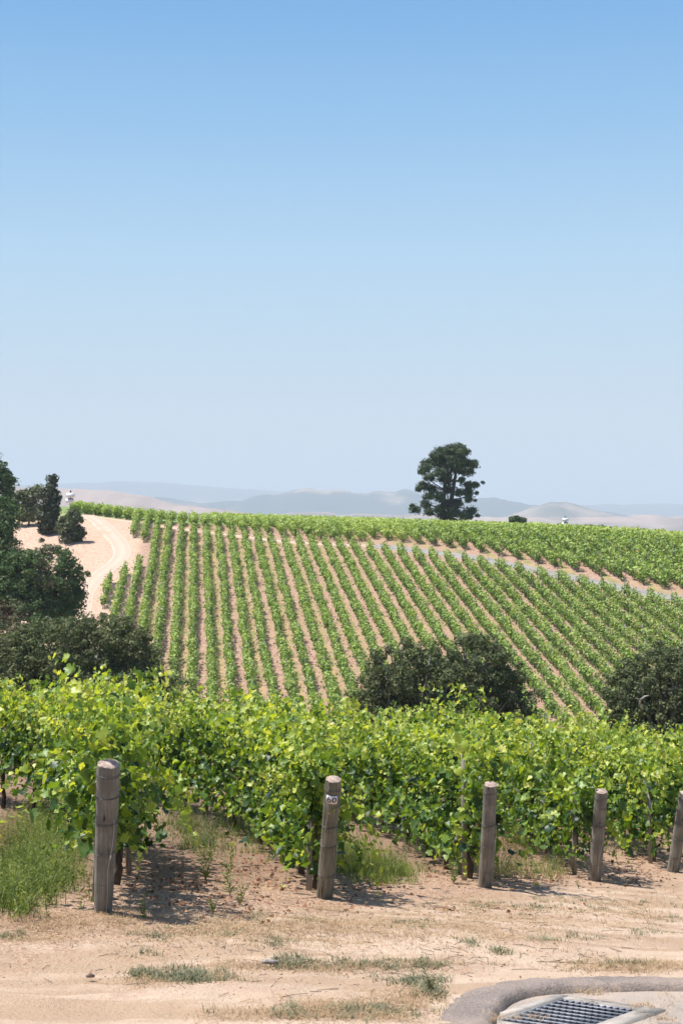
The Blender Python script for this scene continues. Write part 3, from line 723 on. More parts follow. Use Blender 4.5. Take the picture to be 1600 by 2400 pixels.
# white towers on the crest
def tower(px, py, Yd, sc, label):
    b = at(px, py, Yd); zg = z1(b.x, b.y); s = F / Yd
    r = empty('instrument_tower', (b.x, b.y, zg)); tag(r, label, 'tower', 'small white towers on the crest')
    H = b.z - zg
    m = MB(); m.tube([(0, 0, -.1), (0, 0, H + 1.6 * sc)], .05 * sc, 6); m.build('mast', M_dark, r)
    Mr = Matrix.Rotation(R(-8), 3, 'X')
    for dz, dx in ((1.05, .1), (0.0, -.05)):
        m = MB(); m.box((dx * sc, -.1, H + dz * sc), (.72 * sc, .25 * sc, .36 * sc), Mr); m.build('white_panel', M_white, r)
    m = MB(); m.box((.12 * sc, -.3, H + .45 * sc), (.46 * sc, .12 * sc, .07 * sc)); m.tube([(.12 * sc, -.3, H + .4 * sc), (.12 * sc, -.3, H + .75 * sc)], .1 * sc, 6); m.build('dark_bar', M_dark, r)
    m = MB(); m.box((.1 * sc, 0, H + 1.75 * sc), (.12 * sc, .12 * sc, .2 * sc)); m.build('cap', M_dark, r)
tower(165, 1174, 262, 1.0, 'small white two-tiered tower with dark cap behind the first vines beyond the track')
tower(1323, 1228, 300, .85, 'tiny white tower poking above the vines right of the lone pine')

# ------------------------------------------------------------------ foreground end posts
posts = [  # base px, base py, top px, top py, width px, lean to camera, name text
    (242, 2138, 255, 1790, 52, 15, 'thick weathered grey post nearest the camera, at left', M_post),
    (760, 2104, 781, 1826, 40, 17, 'greenish wooden post bearing the number 60 plate', M_postgreen),
    (1136, 2078, 1149, 1838, 35, 16, 'weathered post with leaves touching its top, right of the numbered post', M_post),
    (1392, 2062, 1408, 1854, 32, 15, 'weathered post with a long dark crack, second from the right edge', M_post),
    (1576, 2042, 1604, 1858, 29, 15, 'leaning post cut off by the right edge of the picture', M_post)]
post_base = []
for i, (bx, by, tx, ty, wd, ln, label, mt) in enumerate(posts):
    B = hit(bx, by); s = F / B.y; rad = wd / s / 2 * (1.0 if i == 0 else .94)
    th = R(ln); lo, hi = .5, 2.5
    phi = 0
    for _ in range(40):
        Lh = (lo + hi) / 2
        d = Vector((math.sin(phi), -math.sin(th), math.cos(th) * math.cos(phi))); T = B + d * Lh
        u, v = proj(T); 
        if v > ty: lo = Lh
        else: hi = Lh
        phi += (tx - u) / F * T.y / Lh * .6
    L = Lh; zax = (T - B).normalized(); xax = Vector((0, 1, 0)).cross(zax).normalized(); yax = zax.cross(xax)
    Mx = Matrix((xax, yax, zax)).transposed()
    post_base.append((B, L, rad))
    r = empty('end_post', B, Mx.to_euler()); tag(r, label, 'post', 'round wooden end posts of the vine rows')
    ns, nh = 28, 26; V = []; rs = np.random.default_rng(40 + i); ph = rs.random() * 6
    cr = [(rs.random() * 6.28, .004 + .005 * rs.random()) for _ in range(5)]
    for a in range(nh + 1):
        f = a / nh; z = -.15 + f * (L + .15)
        rr = rad * ((.80 + .24 * min(1, f * 1.25)) if i == 0 else (1.04 - .07 * f)) * (1 + .015 * math.sin(f * 9 + ph))
        if a == nh: rr *= .95
        for k in range(ns):
            t = 2 * math.pi * k / ns
            q = rr * (1 + .018 * math.sin(2 * t + ph) + .012 * math.sin(3 * t + f * 2))
            for (ct_, cd) in cr:
                dd = abs((t - ct_ - .15 * math.sin(f * 3) + math.pi) % (2 * math.pi) - math.pi)
                if dd < .14: q -= cd
            V.append((q * math.cos(t), q * math.sin(t), z))
    F4 = [[a * ns + k, a * ns + (k + 1) % ns, (a + 1) * ns + (k + 1) % ns, (a + 1) * ns + k] for a in range(nh) for k in range(ns)]
    obj('post_shaft', V, np.array(F4), mt, r, smooth=True)
    tv = [V[nh * ns + k] for k in range(ns)] + [(x * .6, y * .6, z + .012 + .004 * rs.random()) for x, y, z in V[nh * ns:nh * ns + ns]] + [(0, 0, L + .014)]
    F4 = [[k, (k + 1) % ns, ns + (k + 1) % ns, ns + k] for k in range(ns)]; F3 = [[2 * ns, ns + k, ns + (k + 1) % ns] for k in range(ns)]
    obj('post_top', tv, [np.array(F4), np.array(F3)], M_endgrain, r)
    fz = {0: (.93, .80, .62, .42, .22), 1: (.93, .80, .63, .46, .22), 2: (.93, .83, .62, .42, .18), 3: (.93, .82, .63, .40, .20), 4: (.94, .84, .63, .42, .2)}[i]
    for z in fz:
        m = MB()
        for turn in range(2 if rs.random() < .75 else 1):
            tilt = rs.normal() * .008; zo = turn * .012 * (1 if rs.random() < .6 else -1)
            rw_ = rad * (1.03 * (.80 + .24 * min(1, z * 1.25)) if i == 0 else 1.045); pts = [(rw_ * math.cos(t), rw_ * math.sin(t), L * z + zo + tilt * math.cos(t + turn)) for t in np.linspace(0, 2 * math.pi, 25)]
            m.tube(pts, .0021, 5, cap=False)
        m.build('wire_band', M_wire, r)
    # loose guy wire hanging down the front
    m = MB(); a0 = {0: -.75, 1: -1.95, 2: -.35, 3: -.95, 4: -.8}[i]; zt = {0: .66, 1: .9, 2: .62, 3: .58, 4: .6}[i]
    q0 = rad * 1.10
    pts = [(q0 * math.cos(a0 - .55 * g_ + .1 * math.sin(g_ * 9)), q0 * math.sin(a0 - .55 * g_ + .1 * math.sin(g_ * 9)) - .01 * math.sin(g_ * 5), L * (zt * (1 - g_) + .02 * g_)) for g_ in np.linspace(0, 1, 14)]
    m.tube(pts, .0024, 5)
    if i in (1, 2): 
        m.tube([(rad * 1.12 * math.cos(-.12), rad * 1.12 * math.sin(-.12) - .0 * g_, L * (.5 * (1 - g_) + .02 * g_)) for g_ in np.linspace(0, 1, 5)], .0024, 5)
    if i == 0: m.tube([(rad * 1.1 * math.cos(-1.0), rad * 1.1 * math.sin(-1.0), L * .40), (rad * 1.12 * math.cos(-.95), rad * 1.12 * math.sin(-.95) - .004, L * .43)], .009, 6)
    m.build('guy_wire', M_wirebright, r)
    if i == 1:
        pw, phh = .118, .088; zc = L * .862; a_c = -math.pi / 2 - .02; Rp = rad * 1.045 + .004
        def cyl(x, z, rr): a = a_c + x / Rp; return (rr * math.cos(a), rr * math.sin(a), zc + z)
        V = []; nx_ = 12
        for rr in (Rp, Rp - .003):
            for j in (0, 1):
                for k in range(nx_ + 1): V.append(cyl((k / nx_ - .5) * pw, (j - .5) * phh, rr))
        q = nx_ + 1; F4 = [[k, k + 1, q + k + 1, q + k] for k in range(nx_)] + [[2 * q + k + 1, 2 * q + k, 3 * q + k, 3 * q + k + 1] for k in range(nx_)]
        F4 += [[k + 1, k, 2 * q + k, 2 * q + k + 1] for k in range(nx_)] + [[q + k, q + k + 1, 3 * q + k + 1, 3 * q + k] for k in range(nx_)] + [[0, q, 3 * q, 2 * q], [q - 1, 3 * q - 1, 4 * q - 1, 2 * q - 1]]
        pl = obj('number_plate', V, np.array(F4), M_plate, r)
        def stroke(name, pts, wds):
            V = []; n = len(pts)
            for j, (x, z) in enumerate(pts):
                x0, z0 = pts[max(j - 1, 0)] if name != 'loop' else pts[j - 1]; x2, z2 = pts[min(j + 1, n - 1)] if name != 'loop' else pts[(j + 1) % n]
                dx, dz = x2 - x0, z2 - z0; l = math.hypot(dx, dz); nx2, nz2 = -dz / l, dx / l; wv = wds[j] / 2
                V.append(cyl(x + nx2 * wv, z + nz2 * wv, Rp + .0015)); V.append(cyl(x - nx2 * wv, z - nz2 * wv, Rp + .0015))
            F4 = [[2 * j, 2 * j + 1, 2 * j + 3, 2 * j + 2] for j in range(n - 1)]
            if name == 'loop': F4.append([2 * n - 2, 2 * n - 1, 1, 0])
            return V, F4
        def ell(cx, cz, a, b, n=28): return [(cx + a * math.cos(t), cz + b * math.sin(t)) for t in np.linspace(0, 2 * math.pi, n, endpoint=False)]
        # the 0
        p0 = ell(.026, 0, .0165, .0235); w0 = [.013 if abs(math.cos(t)) > .6 else .009 for t in np.linspace(0, 2 * math.pi, 28, endpoint=False)]
        V, F4 = stroke('loop', p0, w0); obj('digit', V, np.array(F4), M_ink, pl)
        m = MB(); p6 = ell(-.026, -.0095, .0165, .0145); V, F4 = stroke('loop', p6, [.0100] * 28); m.add(V, F4)
        arc = [(-.026 + .017 * math.cos(t), .0 + .0235 * math.sin(t)) for t in np.linspace(R(64), R(200), 16)]
        V, F4 = stroke('open', arc, [.0110] * 16); V = [tuple(Vector(v) * 1.0) for v in V]; V = [(x * 1.002, y * 1.002, z) for x, y, z in V]; m.add(V, F4)
        m.build('digit', M_ink, pl)

# ------------------------------------------------------------------ foreground vines
RD = Vector((-.120, .9928, 0)).normalized()
RN = Vector((RD.y, -RD.x, 0))
P1b = post_base[0][0]
row_starts = [P1b - Vector((3.6, -3.0, 0))] + [p[0] for p in post_base]
row_starts[0] = P1b - Vector((1.75, 2.6, 0))
d45 = post_base[4][0] - post_base[3][0]
row_starts += [post_base[4][0] + d45, post_base[4][0] + d45 * 2]
row_names = ['vine row at the left edge', 'row behind the thick left post', 'row behind the post numbered 60', 'row behind the third post', 'row behind the fourth post', 'row behind the post at the right edge', 'row beyond the right edge post', 'farthest row at the right edge']
counts = [12, 12, 13, 13, 11, 10, 9, 7]

def tube_path(mb, pts, r0, r1, sides=5):
    n = len(pts); mb.tube(pts, [r0 + (r1 - r0) * i / (n - 1) for i in range(n)], sides)
def leaf_batch(rs, pos, out, size, droop=.8, rnd=.55):
    n = len(pos)
    nr = out * .75 + np.array([0, 0, .45]) + rs.normal(size=(n, 3)) * rnd
    td = np.array([0, 0, -droop]) + out * .3 + rs.normal(size=(n, 3)) * .5
    s_, t_, n_ = frames(nr, td)
    T = LEAF[None] * np.ones((n, 1, 1)); cup = rs.normal(size=(n, 1)) * .55; fold = rs.random((n, 1)) * .9; tw = rs.normal(size=(n, 1)) * .35
    T[:, :, 2] = -.3 * LEAF[None, :, 0] ** 2 + cup * (LEAF[None, :, 1] - .2) ** 2 + fold * np.abs(LEAF[None, :, 0]) + tw * LEAF[None, :, 0] * LEAF[None, :, 1]
    sz = np.broadcast_to(np.asarray(size), (n,)).reshape(-1, 1, 1)
    V = pos[:, None, :] + sz * (T[:, :, 0:1] * s_[:, None, :] + T[:, :, 1:2] * t_[:, None, :] + T[:, :, 2:3] * n_[:, None, :])
    k = len(LEAF); return V.reshape(-1, 3), (np.arange(n)[:, None, None] * k + LEAFF[None]).reshape(-1, 3)

def row_at(st, a):
    p = Vector(st); th = .12; d = Vector((-math.sin(th), math.cos(th), 0)); t = 0.0
    while t < a - 1e-6:
        s_ = min(.1, a - t); th = .12 + .062 * max(0, t - 3.8); th = min(th, .8)
        d = Vector((-math.sin(th), math.cos(th), 0)); p = p + d * s_; t += s_
    p.z = z1(p.x, p.y); return p, d
def grapevine(P, idx, row, dist, first, label, extra=None, RD=RD):
    rs = np.random.default_rng(1000 + row * 50 + idx)
    r = empty('grapevine', P); tag(r, label, 'grapevine', 'grapevines trained on the foreground trellis rows')
    RN = Vector((RD.y, -RD.x, 0)); rd = np.array(RD); rn = np.array(RN); P0 = np.array(P)
    lod = 1.0 if dist < 17 else (.8 if dist < 24 else .5)
    # trunk
    hcord = .78 + rs.random() * .08
    m = MB(); pts = [Vector((0, 0, -.1))]
    for k in range(1, 6): pts.append(Vector((rs.normal() * .025, rs.normal() * .025, hcord * k / 5)))
    m.tube(pts, [.042, .036, .032, .034, .03, .035], 8)
    for sgn in (-1, 1):
        a = [Vector((0, 0, hcord - .03)) + Vector(rd * sgn * .68 * k / 5) + Vector((0, 0, (.05 if k else 0) + rs.normal() * .015)) for k in range(6)]
        gz = 0; m.tube(a, [.032, .028, .025, .022, .018, .01], 6)
    tr = m.build('trunk', M_bark, r, smooth=True)
    slope = (z1(P.x + RD.x * .7, P.y + RD.y * .7) - z1(P.x - RD.x * .7, P.y - RD.y * .7)) / 1.4
    # body of leaves
    sc = 1 / math.sqrt(lod); nS = int((32 if first else 28)); nL = int(21 * lod)
    t0 = (rs.random(nS) * 2 - 1) * .80; sg = np.where(rs.random(nS) < .5, -1., 1.)
    if first: e = rs.random(nS) < .25; t0 = np.where(e, -.80, t0)
    vig = rs.normal() * .15 - (.08 if row < 2 else .03); hS = .68 + vig + .55 * rs.random(nS) + (.10 if row < 3 else 0); wS = sg * (.12 + .50 * rs.random(nS) ** 1.2); dS = rs.normal(size=nS) * .22; drp = (rs.random(nS) ** 2) * .75
    if first: dS = np.where(e, -.15 - .4 * rs.random(nS), dS)
    f = np.tile(np.linspace(.02, 1, nL), nS); I = np.repeat(np.arange(nS), nL)
    lowf = rs.random(nS * nL) < .22
    hz = .80 + hS[I] * np.sin(f * math.pi * (.5 + .35 * drp[I])) - drp[I] * .38 * f ** 2
    t = t0[I] + dS[I] * f; off = wS[I] * f ** 1.15
    q = rs.normal(size=(nS * nL, 3)); q[:, 2] *= .6; q = unit(q) * (.05 + .07 * rs.random((nS * nL, 1)))
    pos = t[:, None] * rd + off[:, None] * rn; pos[:, 2] = hz + slope * t; pos = pos + q
    outv = unit(q) * .7 + np.sign(off)[:, None] * rn * .8 + rn * (off / .4)[:, None] * .3
    # low hanging leaves in the fruit zone
    nf = int(430 * lod); tf = (rs.random(nf) * 2 - 1) * .84; of = rs.normal(size=nf) * .22; pf = tf[:, None] * rd + of[:, None] * rn
    pf[:, 2] = (.20 if row >= 2 else .40) + .72 * rs.random(nf) ** .7 + slope * tf
    pos = np.concatenate([pos, pf]); outv = np.concatenate([outv, np.sign(of)[:, None] * rn + rs.normal(size=(nf, 3)) * .3])
    f = np.concatenate([f, rs.random(nf) * .4]); n = len(pos); zz = pos[:, 2]
    size = (.046 + .088 * rs.random(n) ** 2.0) * sc * (1.15 - .45 * f)
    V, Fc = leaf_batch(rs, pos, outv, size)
    sh_t = np.concatenate([rs.normal(size=nS)[I] * .07, np.zeros(nf)])
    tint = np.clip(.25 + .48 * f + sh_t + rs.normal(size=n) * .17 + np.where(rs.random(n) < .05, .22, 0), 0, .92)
    Vs, Fs_, Ts = [V], [Fc], [np.repeat(tint, len(LEAF))]; tot = len(V)
    # shoots with leaves
    cn = MB(); nsh = int((20 if dist < 22 else 12))
    sp = []
    for q in range(nsh):
        t0 = (rs.random() * 2 - 1) * .8; kind = rs.random()
        p = t0 * rd + rn * rs.normal() * .18; p = p + np.array([0, 0, (1.35 if kind < .72 else 1.1) + slope * t0])
        if kind < .72: v = np.array([0, 0, 1.0]) + rn * rs.normal() * .25 + rd * rs.normal() * .25; ln = .30 + .50 * rs.random() ** 1.5; g_ = .18
        else: v = rn * (1 if rs.random() < .5 else -1) * .8 + rd * rs.normal() * .4 + np.array([0, 0, .35]); ln = .35 + .4 * rs.random(); g_ = 1.5
        if q == 0 and rs.random() < .5: ln += .35; g_ = .1
        sp.append((p, unit(v), ln, g_, .085))
    if extra:
        for (p, v, ln, g_, ls) in extra: sp.append((np.array(p), unit(np.array(v)), ln, g_, ls * .82))
    for (p, v, ln, g_, ls) in sp:
        pts = []; steps = max(6, int(ln / .055)); q = p.copy(); vv = v.copy()
        for k in range(steps):
            pts.append(Vector(q)); vv = unit(vv + np.array([0, 0, -g_ * .1]) + rs.normal(size=3) * .07); q = q + vv * ln / steps
        tube_path(cn, pts, .0035, .0012, 4)
        kk = np.arange(steps); fpos = np.array([tuple(x) for x in pts]); sd = unit(rs.normal(size=(steps, 3)) + np.array([0, 0, .2])) 
        fpos2 = fpos + sd * .035; sz = ls * (1.1 - .85 * kk / steps) * (.8 + .4 * rs.random(steps))
        V, Fc = leaf_batch(rs, fpos2, sd, sz, .6, .5)
        Vs.append(V); Fs_.append(Fc + tot); tot += len(V)
        Ts.append(np.repeat(np.clip(.42 + .42 * (kk / steps) + rs.normal(size=steps) * .08, 0, 1), len(LEAF)))
    # small clusters of unripe grapes read as pale green beads below the canopy
    if dist < 21:
        for q in range(5):
            cl_ = MB()
            t0 = (rs.random() * 2 - 1) * .75; c0 = t0 * rd + rn * rs.normal() * .2 + np.array([0, 0, .72 + .25 * rs.random() + slope * t0])
            for bb in range(12):
                cc = c0 + rs.normal(size=3) * np.array([.018, .018, .035]); a = .007
                cl_.add([cc + np.array(v) * a for v in ((1, 0, 0), (-1, 0, 0), (0, 1, 0), (0, -1, 0), (0, 0, 1), (0, 0, -1))], None, [[0, 2, 4], [2, 1, 4], [1, 3, 4], [3, 0, 4], [2, 0, 5], [1, 2, 5], [3, 1, 5], [0, 3, 5]], .85)
            cl_.build('grape_cluster', M_vine, r, smooth=True)
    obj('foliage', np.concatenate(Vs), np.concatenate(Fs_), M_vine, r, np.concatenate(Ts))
    cn.build('canes', M_cane, r)
    return r
def line_ext(name): return name
for ri, (st, nm, ct) in enumerate(zip(row_starts, row_names, counts)):
    for j in range(ct):
        a = .95 + 1.42 * j
        P, D = row_at(st, a)
        d = P.y; ex = None
        if P.x / P.y < -.31 or P.y > 40: continue
        if ri == 2 and j == 0:
            ex = [((.15, -.75, 1.15), (.75, -.35, .1), 1.35, 1.6, .15), ((.1, -.8, .9), (.6, -.5, .1), .9, 1.3, .13), ((.2, -.3, 1.0), (1, -.2, .1), 1.1, 1.2, .14),
                  ((-.2, -.7, .6), (-.2, -.4, -.5), .5, 1, .12), ((.0, -.8, 1.3), (.3, -.6, .2), .7, 1.4, .13), ((-.1, -.7, 1.3), (-.5, -.4, .1), .8, 1.6, .13)]
        if ri == 1 and j == 0:
            ex = [((.1, -.5, 1.3), (.7, .1, .2), 1.2, 1.3, .15), ((.2, -.2, 1.1), (1, .1, .1), 1.1, 1.2, .15), ((-.2, -.6, 1.1), (-.9, -.2, .1), .9, 1.1, .14), ((-.1, -.7, 1.4), (-1, -.1, .3), 1.0, 1.2, .13), ((.2, -.6, .9), (.3, -.2, -.3), .6, .8, .15), ((.1, -.6, 1.6), (-.1, 0, 1), .6, .15, .11), ((.1, -.6, .8), (-.6, -.1, -.2), .6, .5, .12)]
        if ri == 3 and j == 0:
            ex = [((.2, -.6, 1.0), (.8, -.4, 0), 1.3, 1.4, .15), ((.2, -.5, .9), (.9, -.1, 0), 1.0, 1.1, .14), ((0, -.75, 1.3), (-.2, -.5, 0), 1.0, 1.8, .13), ((-.1, -.3, .5), (-.1, -.3, -.6), .5, .3, .12), ((0, -.8, 1.5), (.2, -.5, .3), .5, 1.4, .12)]
        if ri == 4 and j == 0:
            ex = [((.1, -.8, 1.0), (.9, -.3, .1), 1.0, 1.3, .14), ((-.2, -.8, 1.1), (-.7, -.4, .1), .8, 1.3, .13), ((0, -.7, 1.5), (0, -.2, 1), .6, .2, .1)]
        grapevine(P, j, ri, d, j == 0, '%s grapevine in the %s' % (ordw(j + 1), nm), ex, D)
    # trellis stake beside the first vine, drip hose, wires
    if 1 <= ri <= 5:
        for sj, (a, hh, off) in enumerate(((.62 + .1 * (ri % 2), {1: .95, 2: .9, 3: 1.62, 4: 1.15, 5: 1.2}[ri], -.1), (3.9, 1.7, .1))):
            q, D = row_at(st, a); q = q + Vector((D.y, -D.x, 0)) * off; q.z = z1(q.x, q.y)
            r = empty('trellis_stake', q); tag(r, '%s grey wooden stake in the %s' % (('short', 'tall')[sj], nm), 'stake', 'thin stakes among the grapevines')
            m = MB(); V = []
            rr = .033; rs = np.random.default_rng(ri * 3 + sj); lx = rs.normal() * .02
            m.tube([(0, 0, -.1), (lx * .5, 0, hh * .5), (lx, 0, hh)], [rr, rr * .97, rr * .9], 8); m.build('stake_shaft', M_stake, r)
            m = MB(); m.tube([(rr * 1.15 * math.cos(t) + lx * .5, rr * 1.15 * math.sin(t), hh * .55) for t in np.linspace(0, 6.28, 12)], .003, 4); m.build('wire_tie', M_wire, r)
    m = MB()
    ext = 1.42 * ct
    pts = []
    for a in np.arange(.3, ext, .7):
        q, D = row_at(st, a); pts.append(Vector((q.x, q.y, q.z + .42 + .02 * math.sin(a * 4))))
    m.tube(pts, .008, 5); o = m.build('drip_hose', M_hose)
    tag(o, 'thin black drip hose strung low along the %s' % nm, 'hose', 'drip hoses under the vines')
    for hh in (.82, 1.25):
        m = MB(); pts = [row_at(st, a)[0] + Vector((0, 0, hh)) for a in np.arange(0, ext, .7)]
        m.tube(pts, .0026, 4); o = m.build('trellis_wire', M_wirebright)
        tag(o, '%s trellis wire along the %s' % ('lower' if hh < 1 else 'upper', nm), 'wire', 'trellis wires in the foreground rows')

# ------------------------------------------------------------------ asphalt corner, berm, drain
def berm_section():
    # offsets across the berm (outer = sand side) and heights
    return [(-.46, -.03), (-.40, .002), (-.24, .012), (-.08, .020), (.08, .022), (.16, .016), (.21, -.004), (.25, -.05), (.28, -.11)]
sec = [(a * .5, b * .9) for a, b in berm_section()]; V = []; n = len(curb_line)
for i, p in enumerate(curb_line):
    a = curb_line[max(i - 1, 0)]; b = curb_line[min(i + 1, n - 1)]; d = Vector((b.x - a.x, b.y - a.y)).normalized(); nr = Vector((-d.y, d.x))
    fade = 1 - .25 * float(sstep(6, 9.5, np.array(i / 24)))
    for (o_, h) in sec:
        q = Vector((p.x, p.y)) - nr * o_ * -1.0 * 1
        jx = fbm(np.array(q.x * 9), np.array(q.y * 9), 4, 2) * .035
        V.append((q.x, q.y, z1(q.x, q.y) + h * fade + float(jx)))
ns_ = len(sec)
Fq = [[i * ns_ + k, i * ns_ + k + 1, (i + 1) * ns_ + k + 1, (i + 1) * ns_ + k] for i in range(n - 1) for k in range(ns_ - 1)]
o = obj('asphalt_kerb', V, np.array(Fq), M_berm, smooth=True); tag(o, kind='structure')
# road corner sheet inside the berm
gx = np.arange(.55, 6.5, .03); gy = np.arange(5.0, 9.9, .03); AX, AY = np.meshgrid(gx, gy)
sd = side_of(AX, AY)
sd = sd * np.sign(ref)
AZ = Z(AX, AY) - DROP + .012 + fbm(AX * 3, AY * 3, 2, 4) * .006
idx = np.arange(AX.size).reshape(AX.shape)
inside = (sd > .03) & ~in_drain(AX, AY, .03)
ok = inside[:-1, :-1] & inside[1:, :-1] & inside[:-1, 1:] & inside[1:, 1:]
Fq = np.stack([idx[:-1, :-1], idx[:-1, 1:], idx[1:, 1:], idx[1:, :-1]], -1)[ok]
o = obj('pavement', np.stack([AX, AY, AZ], -1).reshape(-1, 3), Fq, M_asph, smooth=True); tag(o, kind='structure')
# drain
zA = z1(gA.x, gA.y)
nrm = Vector((0, .15, 1)).normalized()
dr = empty('storm_drain', (gA.x, gA.y, zA + .022 - DROP)); tag(dr, 'square steel storm drain grate in a concrete surround at the asphalt corner', 'storm drain')
def L3(u, v, h=0.0): # local point on the sloping plane
    x = gu.x * u + gv.x * v; y = gu.y * u + gv.y * v; return (x, y, (z1(gA.x + x, gA.y + y) - zA) + h)
def quadbox(mb, u0, u1, v0, v1, h0, h1):
    V = [L3(u, v, h) for u in (u0, u1) for v in (v0, v1) for h in (h0, h1)]
    mb.add(V, [[0, 1, 3, 2], [4, 6, 7, 5], [0, 4, 5, 1], [2, 3, 7, 6], [0, 2, 6, 4], [1, 5, 7, 3]])
m = MB()
quadbox(m, -FR, 0, -FR, GL + FR, -.5, 0); quadbox(m, GW, GW + FR * 1.6, -FR, GL + FR, -.5, 0)
quadbox(m, 0, GW, -FR, 0, -.5, -.0015); quadbox(m, 0, GW, GL, GL + FR, -.5, -.0015)
m.build('concrete_surround', M_conc, dr)
m = MB(); quadbox(m, 0, GW, 0, GL, -.55, -.44); m.build('pit_floor', M_dark, dr)
g = MB()
e = .012
quadbox(g, .002, e, .002, GL - .002, -.05, -.004); quadbox(g, GW - e, GW - .002, .002, GL - .002, -.05, -.004)
quadbox(g, e, GW - e, .002, e, -.05, -.006); quadbox(g, e, GW - e, GL - e, GL - .002, -.05, -.006)
fr_ = g.build('grate_rim', M_steel, dr)
nb_ = 12
for k in range(1, nb_):
    u = GW * k / nb_; g = MB(); quadbox(g, u - .003, u + .003, e, GL - e, -.048, -.007); g.build('grate_blade', M_steeldk, dr)
for k in range(1, 9):
    v = GL * k / 9; g = MB(); quadbox(g, e, GW - e, v - .0045, v + .0045, -.018, -.0045); g.build('grate_rod', M_steel, dr)

# ------------------------------------------------------------------ ground cover (stuff)
def blades(rs, pos, h, width, lean, nseg=3):
    n = len(pos); az = rs.random(n) * 2 * math.pi; d = np.column_stack([np.cos(az), np.sin(az), np.zeros(n)]); s = np.column_stack([-np.sin(az), np.cos(az), np.zeros(n)])
    V = np.zeros((n, 2 * nseg + 1, 3)); ln = lean * (.4 + rs.random(n)); 
    for k in range(nseg + 1):
        f = k / nseg; c = pos + d * (ln * h * f * f)[:, None] + np.array([0, 0, 1]) * (h * f * (1 - .25 * ln * f))[:, None]
        if k < nseg:
            wv = (width * (1 - f * .7))[:, None] if np.ndim(width) else width * (1 - f * .7)
            V[:, 2 * k] = c + s * wv; V[:, 2 * k + 1] = c - s * wv
        else: V[:, 2 * nseg] = c
    k_ = 2 * nseg + 1; F4 = np.array([[2 * k, 2 * k + 1, 2 * k + 3, 2 * k + 2] for k in range(nseg - 1)]); F3 = np.array([[2 * nseg - 2, 2 * nseg - 1, 2 * nseg]])
    F4 = (np.arange(n)[:, None, None] * k_ + F4[None]).reshape(-1, 4); F3 = (np.arange(n)[:, None, None] * k_ + F3[None]).reshape(-1, 3)
    return V.reshape(-1, 3), F4, F3
def gz(X, Y): 
    m = sstep(2, 8, Y) * (1 - sstep(40, 60, Y)) * (1 - sstep(12, 20, np.abs(X)))
    return Z(X, Y) + m * (fbm(X * .25, Y * 2.2, 3, 15) * .07 + fbm(X * 1.3, Y * 1.3, 3, 5) * .06 + fbm(X * 6, Y * 6, 3, 9) * .035)
_cache = {}
def img_pts(rs, blobs, mult=1.0):
    """blobs: (px,py,rx,ry,count) in photograph pixels -> ground points"""
    out = []
    for (px, py, rx_, ry_, c) in blobs:
        for _ in range(int(c * mult)):
            x = px + rs.normal() * rx_ * .6; y = py + rs.normal() * ry_ * .6
            out.append((x, max(1500, y)))
    P = np.array(out); ax = (P[:, 0] - HX) / F; az = -(P[:, 1] - HY) / F
    lo = np.full(len(P), 4.); hi = np.full(len(P), 60.)
    for _ in range(28):
        m_ = (lo + hi) / 2; d = az * m_ - Z(ax * m_, m_); hi = np.where(d < 0, m_, hi); lo = np.where(d < 0, lo, m_)
    X = ax * hi; return X, hi
def clear_paved(X, Y):
    sdv = side_of(X, Y) * np.sign(ref); return (sdv < -.19) & ~in_drain(X, Y, .1)
def tufts(name, blobs, per, h, width, lean, mat, seed, spread=.04, tn=(.5, .2), paved=False, label=None, cat=None, mult=1.0):
    rs = np.random.default_rng(seed); X, Y = img_pts(rs, blobs, mult)
    if not paved:
        k = clear_paved(X, Y); X, Y = X[k], Y[k]
    n = len(X); ts = np.repeat(rs.normal(size=n) * tn[1] + tn[0], per); hs = np.repeat(.5 + rs.random(n), per)
    X = np.repeat(X, per) + rs.normal(size=n * per) * spread; Y = np.repeat(Y, per) + rs.normal(size=n * per) * spread
    pos = np.column_stack([X, Y, gz(X, Y) - .004]); hh = h * hs * (.5 + .8 * rs.random(n * per))
    V, F4, F3 = blades(rs, pos, hh, width * (.7 + .6 * rs.random(n * per)), lean)
    k_ = 7; o = obj(name, V, [F4, F3], mat, tint=np.repeat(np.clip(ts + rs.normal(size=n * per) * .1, 0, 1), k_))
    tag(o, label, cat, kind='stuff'); return o
straw = [(700, 2200, 600, 60, 160), (1300, 2200, 300, 50, 120), (120, 2160, 130, 25, 130), (560, 2180, 200, 35, 190), (330, 2150, 120, 18, 80), (850, 2185, 200, 30, 160), (1200, 2150, 250, 35, 200), (1500, 2130, 150, 40, 130), (850, 2262, 230, 12, 120), (560, 2262, 90, 12, 40),
         (820, 2370, 150, 22, 140), (950, 2340, 60, 16, 60), (620, 2390, 180, 12, 50), (1350, 2262, 70, 14, 20), (1500, 2270, 120, 13, 110), (1140, 2200, 60, 15, 20), (60, 2200, 60, 15, 30), (1100, 2110, 70, 15, 60), (1220, 1990, 60, 40, 90), (780, 2130, 60, 16, 40), (240, 2140, 40, 8, 16), (330, 2300, 90, 14, 30), (520, 2290, 60, 12, 14)]
tufts('dry_grass', straw, 10, .036, .0018, 1.6, mult=1.9, mat=M_straw, seed=71, spread=.07, label='sparse straw-coloured dry grass scattered over the sandy strip', cat='dry grass')
